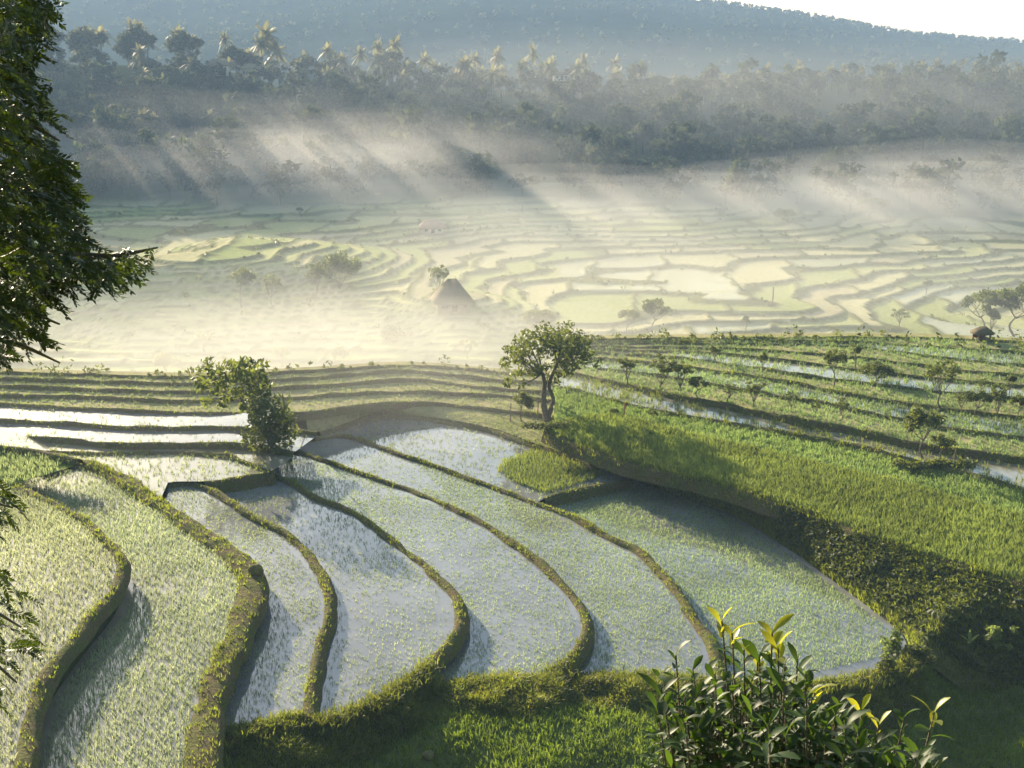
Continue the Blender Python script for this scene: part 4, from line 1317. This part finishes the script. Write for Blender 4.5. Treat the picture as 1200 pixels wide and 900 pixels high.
def hut(px, py, wpx, hpx, label, name, roof_mat, wall_mat, rot=0.3, ridge=.35, open_=False, loc=None, cat="hut", wall_fr=.42):
    b_ = on_ground(px, py) if loc is None else loc
    mpp = np.linalg.norm(b_ - np.array([0, 0, CAM_H])) / 1400
    W = wpx * mpp / 2; H = hpx * mpp
    root = empty(name, b_); root.rotation_euler.z = rot
    tag(root, label, cat)
    wh = H * wall_fr
    if not open_:
        a = Acc(); box(a, (-W * .78, -W * .6, -.4), (W * .78, W * .6, wh)); a.build("wall", M[wall_mat], root)
        a = Acc(); box(a, (-W * .12, -W * .6 - .04, 0), (W * .14, -W * .6 + .05, wh * .8)); a.build("door", M['dark'], root)
        for sx in (-.5, .5):
            a = Acc(); box(a, (W * sx - W * .12, -W * .6 - .04, wh * .4), (W * sx + W * .12, -W * .6 + .05, wh * .78)); a.build("window", M['dark'], root)
    else:
        for sx in (-1, 1):
            for sy in (-1, 1):
                a = Acc(); tube(a, np.array([[sx * W * .72, sy * W * .55, -.3], [sx * W * .72, sy * W * .55, wh + .1]]), [.09, .08], 6); a.build("post", M['wood'], root)
        a = Acc(); box(a, (-W * .78, -W * .6, wh * .28), (W * .78, W * .6, wh * .36)); a.build("platform", M['wood'], root)
        a = Acc(); box(a, (-W * .7, W * .5, wh * .36), (W * .7, W * .55, wh * .8)); a.build("back_board", M[wall_mat], root)
    a = Acc(); hip_roof(a, W, W * .8, wh, H - wh, W * ridge); a.build("roof", M[roof_mat], root)
    return root


hut(530, 362, 46, 36, "steep thatched hut dim in the mist in the middle of the valley", "thatched_hut", 'thatch', 'wood', .25, .22, wall_fr=.26)
small_tree(515, 352, 46, 26, 'open', "small bright tree rising behind the thatched hut", VG)
hut(1150, 398, 19, 15, "small open red shelter under the leafy tree at the right", "field_shelter", 'thatch', 'redcloth', .2, .4, True, cat="shelter")
hut(507, 272, 30, 14, "low far-off hut among the fields at the forest foot", "field_hut", 'roof_red', 'plaster', .1, .6)

# ------------------------------------------------------------------ the forest on the hillside
def frond_crown(nfr=19, L_=3.6, seed=1, segs=6):
    rs_ = np.random.default_rng(seed)
    a = Acc()
    for k in range(nfr):
        ang = k * 2.399 + rs_.normal(0, .15); el = 1.25 - 1.75 * (k / nfr) + rs_.normal(0, .1)
        t = np.linspace(0, 1, segs + 1)
        ln_ = L_ * (.8 + .35 * rs_.random())
        out = ln_ * (t * math.cos(el)); up = ln_ * (t * math.sin(el)) - ln_ * .55 * t ** 2 * max(.35, math.cos(el))
        c, s = math.cos(ang), math.sin(ang)
        mid = np.stack([out * c, out * s, up], 1)
        sd = np.array([-s, c, 0])
        wd = 1.15 * np.sin(np.pi * np.clip(t * .85 + .12, 0, 1)) ** .8
        tn = .8 + .5 * rs_.random()
        for i in range(segs):
            for sg in (-1, 1):
                m0, m1 = mid[i], mid[i + 1]; w_ = (wd[i] + wd[i + 1]) / 2
                for q in (0.15, 0.65):
                    b0 = m0 + (m1 - m0) * q; b1_ = m0 + (m1 - m0) * (q + .6)
                    tip = (b0 + b1_) / 2 + (m1 - m0) * .5 + sg * sd * w_ - np.array([0, 0, .45 * w_])
                    a.add(np.array([b0, b1_, tip]), tris=[(0, 1, 2)], col=(tn, tn, tn * .9))
    return a


PALMS = []
for v in range(5):
    rs_ = np.random.default_rng(40 + v)
    tk = Acc(); hh = 10.0
    bend = rs_.normal(0, 1.0, 2)
    P = catmull(np.array([[0, 0, -.4], [0, 0, .1], [bend[0] * .3, bend[1] * .3, hh * .5], [bend[0], bend[1], hh]]), 4)
    tube(tk, P, np.linspace(.26, .14, len(P)), 6)
    crm = frond_crown(seed=v)
    Vc, Cc, Tc, Qc = crm.arrays()
    c2 = Acc(); c2.add(Vc + np.array([bend[0], bend[1], hh]), Tc, Qc, Cc)
    PALMS.append((tk.mesh("trunk", M['bark'], True), c2.mesh("crown", M['palm'])))


def palm(x, y, h, group, label, v=None, z=None):
    tkm, crm = PALMS[RNG.integers(0, 5) if v is None else v]
    z = float(height([x], [y])[0]) if z is None else z
    root = empty("palm_tree", (x, y, z))
    s = h / 10.0; cs_ = (s * .5 + .5) * RNG.uniform(.7, 1.15)
    root.scale = (cs_, cs_, s)
    root.rotation_euler.z = RNG.random() * 6.28
    tag(root, label, "palm tree", group)
    link("trunk", tkm, root); link("crown", crm, root)
    return root


def ridge_xy(px, back=0.0):
    d = np.interp(px, RID[:, 0], RID[:, 2]) - back
    return (px - 600) / 1400 * d / math.cos(PITCH) * .96, d


GAPS = [(86, 106), (138, 162), (196, 217), (246, 268), (308, 346), (432, 444)]  # several of these are cleared of trees to let sunbeams through
def GAP(q):
    return any(a < q < b for a, b in GAPS)


PGS = ("palms on the left hilltop", "palms on the middle ridge", "palms on the right half of the ridge")
# the ones that stand out, then the rest of the ridge line
for (px, back, h, lab) in [(118, 10, 12, "tall palm at the left end of the ridge by the dark overhanging branches"), (184, 4, 13, "palm with wide fronds rising on the left hilltop"), (230, 5, 12, "round-headed palm at the right shoulder of the left hilltop"), (278, 5, 12.5, "palm standing above the pale house in the trees"), (327, 0, 19, "very tall thin palm alone in the bright gap of the ridge"), (318, 2, 15, "slim pale palm left of the very tall thin one"), (337, 2, 14, "slim pale palm right of the very tall thin one"), (472, 2, 15, "tallest palm of the cluster right of the bright gap"), (452, 4, 14, "palm with sunlit fronds left of the tallest in its cluster"), (585, 2, 13, "spiky palm standing out in the middle of the ridge"), (625, 2, 14, "small-headed palm on a bare trunk near the ridge middle"), (641, 2, 11, "star-shaped palm right of the small-headed palm")]:
    x, y = ridge_xy(px, back); palm(x, y, h, None, lab)
for px in np.arange(-120, 1300, 8.5):
    for _ in range(1 if px < 700 else 1):
        q = px + RNG.normal(0, 6)
        if GAP(q): continue
        x, y = ridge_xy(q, RNG.uniform(-4, 30)); hh = RNG.uniform(8.0, 12.5) if q < 720 else RNG.uniform(5.5, 8.0)
        sk = 0 if q < 308 else (1 if q < 640 else 2)
        palm(x, y, hh, PGS[sk], ("coconut palm crowded among trees on the left hilltop", "sunlit coconut palm on the ridge between the bright gap and the ridge middle", "hazy short palm along the right half of the ridge")[sk])
for (px, py, h) in [(135, 150, 7), (165, 160, 8), (110, 118, 8), (140, 112, 8), (168, 112, 9), (172, 165, 7), (185, 160, 7), (250, 160, 8), (262, 168, 8), (280, 170, 8), (240, 175, 7), (130, 160, 7), (380, 105, 8), (360, 120, 8), (205, 150, 7), (120, 165, 8)]:
    b_ = on_ground(px, py + 10)
    palm(b_[0], b_[1], h, "palms on the shaded left slope", "sun-flecked palm on the shaded slope behind the overhanging branches")

# broadleaf trees: things on the ridge, one mass below
BROAD = []
for v in range(4):
    tk, cr = branch_tree(9, 3.6, 3.0, .22, 5, 700 + v, clumps=22, leaves=34, leaf=.55, crown_flat=.45, clump_r=.34)
    BROAD.append((tk, cr, tk.mesh("trunk", M['bark'], True), cr.mesh("crown", M['forest'])))
for px in np.arange(-100, 1290, 21.0):
    q = px + RNG.normal(0, 7)
    if GAP(q): continue
    x, y = ridge_xy(q, RNG.uniform(0, 26))
    v = RNG.integers(0, 4)
    root = empty("forest_tree", (x, y, float(height([x], [y])[0])))
    s = RNG.uniform(.65, 1.0); root.scale = (s * 1.05, s * 1.05, s); root.rotation_euler.z = RNG.random() * 6.28
    sk = 0 if q < 308 else (1 if q < 640 else 2)
    tag(root, ("rounded broadleaf tree between the palms of the left hilltop", "rounded broadleaf tree between the palms of the middle ridge", "hazy rounded tree on the right half of the ridge")[sk], "tree", ("trees on the left hilltop", "trees on the middle ridge", "trees on the right half of the ridge")[sk])
    link("trunk", BROAD[v][2], root); link("crown", BROAD[v][3], root)
for (px, back, s) in [(-330, 8, 2.0), (-290, 5, 1.8), (-235, 6, 2.1), (-180, 5, 1.9), (-150, 8, 1.7), (-95, 5, 2.1), (-60, 8, 1.8), (-5, 5, 2.0), (25, 6, 1.7), (75, 6, 1.6), (122, 6, 1.6), (178, 6, 1.55), (232, 6, 1.5), (287, 6, 1.3)]:  # oversized trees added to cast shafts through the mist; the leftmost stand out of view
    x, y = ridge_xy(px, back)
    root = empty("forest_tree", (x, y, float(height([x], [y])[0]))); root.scale = (s, s, s)
    tag(root, "tall broadleaf tree on the left ridge, added to break the sunlight into shafts", "tree", "tall trees added on the left ridge to shape the sunbeams")
    link("trunk", BROAD[1][2], root); link("crown", BROAD[2][3], root)
for (px, back, s, lab) in [(365, 4, 1.35, "tall rounded tree right of the bright gap in the ridge"), (390, 4, 1.15, "second rounded tree right of the bright gap"), (418, 6, .95, "flat-topped dark tree between two pale glimpses of sky"), (300, 4, 1.05, "rounded dark tree at the left brink of the bright gap")]:
    x, y = ridge_xy(px, back)
    root = empty("forest_tree", (x, y, float(height([x], [y])[0]))); root.scale = (s, s, s)
    tag(root, lab, "tree")
    link("trunk", BROAD[0][2], root); link("crown", BROAD[1][3], root)

# the wood below the ridge: one mass of crowns
fx, fy = [], []
for _ in range(5200):
    y = RNG.uniform(284, 500); x = RNG.uniform(-.56, .52) * y
    fx.append(x); fy.append(y)
fx = np.array(fx); fy = np.array(fy)
foot_ = np.interp(fx, (-140, -70, 0, 200), (285, 296, 312, 318)) + 14 * fbm(fx / 40, 0 * fx, 77, 2)
ryy = np.interp(fx, _rx, _ry)
ok = (fy > foot_ + 3) & (fy < ryy - 4) & (RNG.random(len(fx)) < .38)
# clearings
tree_xy = np.stack([fx, fy], 1)[ok]
tz = height(tree_xy[:, 0], tree_xy[:, 1])
a_ = Acc()
CR = []
for v in range(5):
    c_ = Acc()
    n_ = 11
    ctr = [np.array([RNG.normal(0, 1.3), RNG.normal(0, 1.3), RNG.uniform(2.2, 6.2)]) for _ in range(n_)]
    leaf_cloud(c_, ctr, RNG.uniform(.8, 1.5, n_), [17] * n_, .62, .8)
    tube(c_, np.array([[0, 0, -.4], [0, 0, 4]]), [.2, .12], 4, (.7, .6, .5))
    CR.append(c_.arrays())
for (x, y), z in zip(tree_xy, tz):
    Vc, Cc, Tc, Qc = CR[RNG.integers(0, 5)]
    s = RNG.choice([.7, .9, 1.1, 1.4, 1.9], p=[.2, .3, .25, .17, .08]) * RNG.uniform(.85, 1.15); an = RNG.random() * 6.28
    rot = np.array([[math.cos(an), -math.sin(an), 0], [math.sin(an), math.cos(an), 0], [0, 0, 1]])
    a_.add((Vc * s) @ rot.T + np.array([x, y, z]), Tc, Qc, Cc * RNG.uniform(.75, 1.25))
tag(a_.build("forest", M['forest']), "misty dark forest covering the hillside beyond the valley", "forest", kind="stuff")

# trees along the mountain crest, too far to tell apart
a_ = Acc()
mxx = RNG.uniform(-700, 620, 3600)
for x in mxx:
    y = 1150 + 60 * float(fbm(x / 200, 0.0, 92, 2)) - (abs(RNG.normal(0, 20)) if RNG.random() < .4 else RNG.uniform(0, 420))
    z = float(height([x], [y])[0])
    hgt = RNG.uniform(2, 4)
    leaf_cloud(a_, [np.array([x, y, z + hgt * .5])], [hgt * .6], [10], 1.6, .9)
tag(a_.build("mountain_forest", M['forest']), "far-off trees covering the blue mountain up to its crest", "forest", kind="stuff")

# houses among the trees
def house_at(px, py, wpx, hpx, label, roof, rot):
    b_ = on_ground(px, py)
    d = np.interp(px, RID[:, 0], RID[:, 2]) - 22
    x = (px - 600) / 1400 * d / math.cos(PITCH) * .96
    z = CAM_H - (py - 40) / 1400 * d
    loc = np.array([x, d, z])
    r = hut(px, py, wpx, hpx, label, "house", roof, 'plaster', rot, .6, loc=loc, cat="house", wall_fr=.55)
    return r
house_at(268, 84, 26, 17, "pale-walled house under the palms on the left hilltop", 'thatch', .2)
house_at(303, 86, 18, 14, "smaller pale house right of the pale-walled house", 'thatch', -.3)
house_at(142, 100, 15, 14, "house with a red roof low among the palms at left", 'roof_red', .5)
house_at(78, 116, 16, 8, "low house with a bright metal roof beside the overhanging branches", 'roof_tin', .1)
house_at(655, 90, 20, 10, "low pale house half hidden below the ridge palms", 'thatch', .2)

# ------------------------------------------------------------------ the dark tree overhanging from the left
def leaflet_spray(n_=11, L_=.19, lf=.048, seed=0):
    rs_ = np.random.default_rng(seed)
    a = Acc()
    t = np.linspace(0, 1, n_)
    ax = np.stack([t * L_, .02 * np.sin(t * 3), -.06 * t ** 2], 1)
    tube(a, ax[::2], np.linspace(.0025, .0012, len(ax[::2])), 4, (.7, .6, .5))
    for i in range(1, n_):
        for sg in (-1, 1):
            ang = sg * (1.0 - .35 * t[i]) + rs_.normal(0, .12)
            d = np.array([math.cos(ang), math.sin(ang), -.25 + rs_.normal(0, .15)]); d /= np.linalg.norm(d)
            s = np.array([-d[1], d[0], rs_.normal(0, .3)]); s /= np.linalg.norm(s)
            l = lf * (.75 + .4 * rs_.random()) * (1 - .3 * abs(t[i] - .5)); wd = l * .24
            b = ax[i]
            V = [b, b + d * l * .45 + s * wd, b + d * l, b + d * l * .45 - s * wd, b + d * l * .5 + np.array([0, 0, -.004])]
            c = .7 + .6 * rs_.random()
            a.add(V, tris=[(0, 4, 1), (1, 4, 2), (2, 4, 3), (3, 4, 0)], col=(c, c, c * .85))
    return a


SPR = [leaflet_spray(seed=s_k).mesh("leaf", M['near_leaf']) for s_k in range(5)]
SPR_ARR = [leaflet_spray(seed=s_k).arrays() for s_k in range(5)]
DT = 7.0
def NP(px, py, dd=0.0):
    return at_y(px, py, DT + dd)
base_z = float(height([-5.2], [6.0])[0])
tree_root = empty("overhanging_tree", (-5.2, 6.0, base_z))
tag(tree_root, "dark leafy tree hanging in from the left with fine feathery leaves", "tree")
off = np.array([-5.2, 6.0, base_z])
tk = Acc()
tube(tk, catmull(np.array([[0, 0, -.3], [0, 0, .3], [.15, .1, 3.0], [.3, .2, 6.0], [.5, .4, 9.0]]), 4), np.linspace(.28, .14, 17), 10, wob=.2)
tk.build("trunk", M['bark'], tree_root, True)
LIMBS = []
def limb(pts, r0=.05):
    P = catmull(np.array(pts), 6) - off
    a = Acc(); tube(a, P, np.linspace(r0, .006, len(P)), 6, wob=.2)
    a.build("limb", M['bark'], tree_root, True)
    LIMBS.append(P + off)
tp = lambda z: np.array([-5.2 + .3, 6.2, base_z + z])
limb([tp(8.0), NP(-250, -90), NP(-80, -30), NP(30, -20, .2), NP(90, -5, .3)], .09)
limb([tp(7.2), NP(-220, 60), NP(-70, 40, .3), NP(20, 55, .3), NP(60, 70, .4)], .08)
limb([tp(6.4), NP(-200, 150), NP(-60, 130), NP(20, 140, .2), NP(70, 165, .2)], .08)
limb([tp(5.8), NP(-180, 240), NP(-50, 215, -.2), NP(30, 222, -.1), NP(100, 262, -.1)], .07)
limb([tp(5.2), NP(-160, 330), NP(-40, 290), NP(60, 296, .1), NP(130, 300, .1), NP(185, 290, .1)], .06)
limb([tp(4.8), NP(-170, 380), NP(-40, 350, .3), NP(20, 360, .3), NP(70, 380, .3)], .05)
limb([tp(4.4), NP(-160, 420), NP(-60, 395, -.2), NP(10, 400, -.1), NP(70, 425, 0)], .05)
limb([tp(4.0), NP(-220, 560), NP(-90, 560), NP(-20, 585), NP(15, 595)], .04)
limb([tp(3.8), NP(-220, 690), NP(-100, 680), NP(-20, 710), NP(25, 735)], .04)
limb([tp(3.6), NP(-220, 740), NP(-100, 750), NP(-20, 770), NP(20, 800)], .04)

# the sprays: where the photograph shows foliage
MASS = [(-160, -60), (62, -60), (54, 20), (40, 60), (50, 110), (64, 135), (62, 170), (78, 190), (86, 215), (85, 245), (95, 268), (110, 290), (150, 292), (180, 288), (165, 303), (145, 312), (125, 326), (102, 326), (85, 326), (72, 345), (48, 352), (52, 375), (58, 398), (34, 392), (10, 415), (-160, 410)]
MASS2 = [(-160, 555), (10, 560), (26, 585), (20, 600), (0, 612), (-160, 640)]
MASS3 = [(-160, 655), (0, 662), (30, 690), (44, 735), (36, 770), (28, 800), (0, 815), (-160, 840)]
MP = [np.array(m_, float) for m_ in (MASS, MASS2, MASS3)]
def edge_dist(P, x, y):
    d = 1e9
    for i in range(len(P)):
        a, b = P[i - 1], P[i]
        ab = b - a; t = np.clip(((x - a[0]) * ab[0] + (y - a[1]) * ab[1]) / (ab @ ab), 0, 1)
        d = min(d, math.hypot(x - a[0] - t * ab[0], y - a[1] - t * ab[1]))
    return d
def spray_matrix(p, ang, droop, roll):
    from mathutils import Matrix, Euler
    return Matrix.Translation(Vector(p)) @ Euler((roll, droop, ang)).to_matrix().to_4x4()
edge_sprays, inner = [], []
tries = 0
while tries < 26000:
    tries += 1
    k = 0 if tries % 8 else (1 if tries % 16 else 2)
    P = MP[k]
    x = RNG.uniform(-150, 190); y = RNG.uniform(P[:, 1].min(), P[:, 1].max())
    if not inside(P, np.array([x]), np.array([y]))[0]: continue
    if x < -20 and RNG.random() < .6: continue
    ed = edge_dist(P, x, y)
    dd = RNG.uniform(-1.1, 1.3) * min(1, .25 + ed / 60)
    p = at_y(x, y, DT + dd)
    a0 = RNG.normal(0, .9) - .15
    m_ = spray_matrix(p - np.array([.10 * math.cos(a0), .10 * math.sin(a0), 0]), a0, RNG.uniform(-.1, .7), RNG.normal(0, .7))
    (edge_sprays if (ed < 16 and x > -8 and len(edge_sprays) < 285) else inner).append(m_)
    if len(inner) > 1250: break
inv = Vector(off)
for i, m_ in enumerate(edge_sprays):
    o = link("leaf", SPR[i % 5], tree_root)
    m2 = m_.copy(); m2.translation -= inv
    o.matrix_local = m2
a_ = Acc()
for i, m_ in enumerate(inner):
    Vc, Cc, Tc, Qc = SPR_ARR[i % 5]
    A4 = np.array(m_)
    a_.add(Vc @ A4[:3, :3].T + A4[:3, 3] - off, Tc, Qc, Cc)
tag(a_.build("foliage", M['near_leaf'], tree_root), kind="stuff")

# ------------------------------------------------------------------ the glossy shrub at lower right, close to the camera
def big_leaf(L_=.15, W_=.042, droop=.35, seed=0):
    rs_ = np.random.default_rng(seed)
    n_ = 6
    t = np.linspace(0, 1, n_)
    wd = W_ * .5 * np.sin(np.pi * np.clip(t ** 1.6 * .93 + .04, 0, 1)) ** .75
    x = L_ * t; z = L_ * (.12 * t - droop * t ** 2)
    V = []
    for i in range(n_):
        V += [(x[i], -wd[i], z[i] + wd[i] * .35), (x[i], 0, z[i]), (x[i], wd[i], z[i] + wd[i] * .35)]
    ii = np.arange(n_ * 3).reshape(n_, 3)
    Qd = np.stack([ii[:-1, :-1], ii[:-1, 1:], ii[1:, 1:], ii[1:, :-1]], -1).reshape(-1, 4)
    a = Acc(); c = .5 + .8 * rs_.random(); a.add(V, quads=Qd, col=(c, c, c))
    return a


BL = [big_leaf(.115 + .02 * (k % 3), .046 + .01 * (k % 2), .15 + .15 * (k % 4), k) for k in range(8)]
BLM = [b.mesh("leaf", M['shrub_leaf'], True) for b in BL]
BLY = [b.mesh("leaf", M['young_leaf'], True) for b in BL[:4]]
BLA = [b.arrays() for b in BL]
DS = 6.0
sx0, sy0 = at_y(930, 1150, DS)[0], DS
sz0 = float(height([sx0], [sy0])[0])
shrub = empty("leafy_shrub", (sx0, sy0, sz0)); tag(shrub, "glossy broad-leaved shrub with some yellow young leaves at the bottom right", "shrub")
soff = np.array([sx0, sy0, sz0])
tips = []
named = [(776, 792), (792, 768), (812, 785), (846, 728), (858, 742), (838, 790), (872, 762), (888, 776), (905, 742), (912, 760), (920, 778), (935, 772), (945, 790), (858, 800), (825, 815), (795, 812), (880, 800), (905, 810), (930, 815), (955, 812), (985, 822), (1010, 832), (1030, 850), (1060, 840), (1095, 835), (1055, 870), (1085, 880), (890, 770)]
for (x, y) in named:
    tips.append((at_y(x, y, DS + RNG.normal(0, .18)), x, y))
for _ in range(330):
    x = RNG.uniform(770, 1095); top_y = np.interp(x, (770, 800, 860, 940, 1000, 1090), (800, 800, 780, 795, 830, 880))
    y = RNG.uniform(top_y + 12, 960)
    tips.append((at_y(x, y, DS + RNG.normal(0, .35)), x, y))
st_ = Acc()
young = {(846, 728), (905, 742), (912, 760), (858, 742), (890, 820), (1095, 835), (888, 776)}
leafs, rest = [], []
from mathutils import Matrix, Euler
for (tip, x, y) in tips:
    b_ = soff + np.array([(tip[0] - soff[0]) * .25, (tip[1] - soff[1]) * .25, 0.0])
    m1 = b_ * .45 + tip * .55 + np.array([0, 0, -.1]) + RNG.normal(0, .05, 3)
    P = catmull(np.array([b_, m1, tip]), 5) - soff
    tube(st_, P, np.linspace(.018, .005, len(P)), 5)
    ny_ = (x, y) in young or RNG.random() < .14
    k_ = RNG.integers(9, 14)
    for j in range(k_):
        ang = j * 2.399 + RNG.normal(0, .25)
        up = 1.05 - 1.25 * j / k_ + RNG.normal(0, .12)
        back_ = tip - soff - np.array([0, 0, .034 * j])
        mm = Matrix.Translation(Vector(back_)) @ Euler((0, 0, ang)).to_matrix().to_4x4() @ Euler((RNG.normal(0, .3), -up, 0)).to_matrix().to_4x4()
        sc = RNG.choice([.45, .65, .85, 1.15], p=[.25, .35, .27, .13])
        yl = ny_ and j < 4
        mm = mm @ Matrix.Scale(max(sc, 1.0) if yl else sc, 4)
        (leafs if (y < 905 and len(leafs) < 290) else rest).append((mm, yl))
st_.build("stems", M['bark'], shrub, True)
for i, (mm, yl) in enumerate(leafs):
    o = link("leaf", BLY[i % 4] if yl else BLM[i % 8], shrub)
    o.matrix_local = mm
a_ = Acc()
for i, (mm, yl) in enumerate(rest):
    Vc, Cc, Tc, Qc = BLA[i % 8]
    A4 = np.array(mm); a_.add(Vc @ A4[:3, :3].T + A4[:3, 3], Tc, Qc, Cc)
if a_.n:
    tag(a_.build("foliage", M['shrub_leaf'], shrub, True), kind="stuff")

# ------------------------------------------------------------------ haze and valley mist
a_ = Acc(); box(a_, (-1700, -60, -32), (1700, 2600, 96))
hz = tag(a_.build("haze", volume_mat("haze", HAZE_DENSITY, (0.47, 0.68, 1.0), 0.05)), "pale morning haze filling the whole valley", "haze", kind="stuff")

def mist(cx, cy_, cz, rx, ry2, rz2, dens, seed, label):
    """one bank of mist: nested shells, so that it thins out towards its rim"""
    import bmesh
    bm = bmesh.new(); bmesh.ops.create_icosphere(bm, subdivisions=4, radius=1)
    V = np.array([v.co[:] for v in bm.verts]); F = np.array([[v.index for v in f.verts] for f in bm.faces]); bm.free()
    m = volume_mat("mist", dens / 4, (1.0, 0.97, 0.92), 0.2)
    root = tag(empty("mist", (cx, cy_, cz)), label, "mist", kind="stuff")
    for k, f in enumerate((1.0, .82, .64, .46)):
        n = f * (1 + .75 * fbm(V[:, 0] * 2.6 + seed, V[:, 1] * 2.2 + V[:, 2] * .5 + k * .35, 100 + seed, 3))
        a = Acc(); a.add(V * n[:, None] * np.array([rx, ry2, rz2]), tris=F)
        tag(a.build("mist_layer", m, root, True), kind="stuff")


mist(10, 306, -14, 150, 36, 11, .013, 1, "band of white mist lying along the foot of the forest")
mist(120, 322, -12, 130, 40, 13, .008, 2, "billow of mist against the forest on the right")
mist(5, 232, -18, 125, 72, 13, .0066, 3, "thin sunlit mist over the valley terraces")
mist(-45, 160, -17, 75, 50, 14, .0014, 4, "mist pooled in the dip behind the left terraces")
mist(-112, 322, -6, 46, 20, 13, .012, 5, "left part of the mist before the shaded hill slope, crossed by sunbeams")
mist(-62, 316, -5, 52, 20, 12, .013, 7, "middle part of the mist before the shaded hill slope, crossed by sunbeams")
mist(-80, 345, 3, 60, 20, 13, .0035, 8, "upper wisp of mist on the shaded hill slope")
mist(-30, 322, 0, 60, 22, 12, .007, 9, "thin wisp of mist trailing right from the shaded hill slope")
mist(-18, 100, 3, 44, 24, 3.2, .012, 6, "low ground mist round the leaning leafy tree")
mist(-25, 116, 0, 62, 20, 8, .003, 10, "mist rising behind the last terraces at left")
mist(70, 400, 4, 230, 70, 30, .0012, 11, "thin blue air hanging among the trees of the far slope")
mist(-72, 296, -7, 62, 14, 13, .008, 12, "veil of lit mist hanging in the shadow of the left hill")
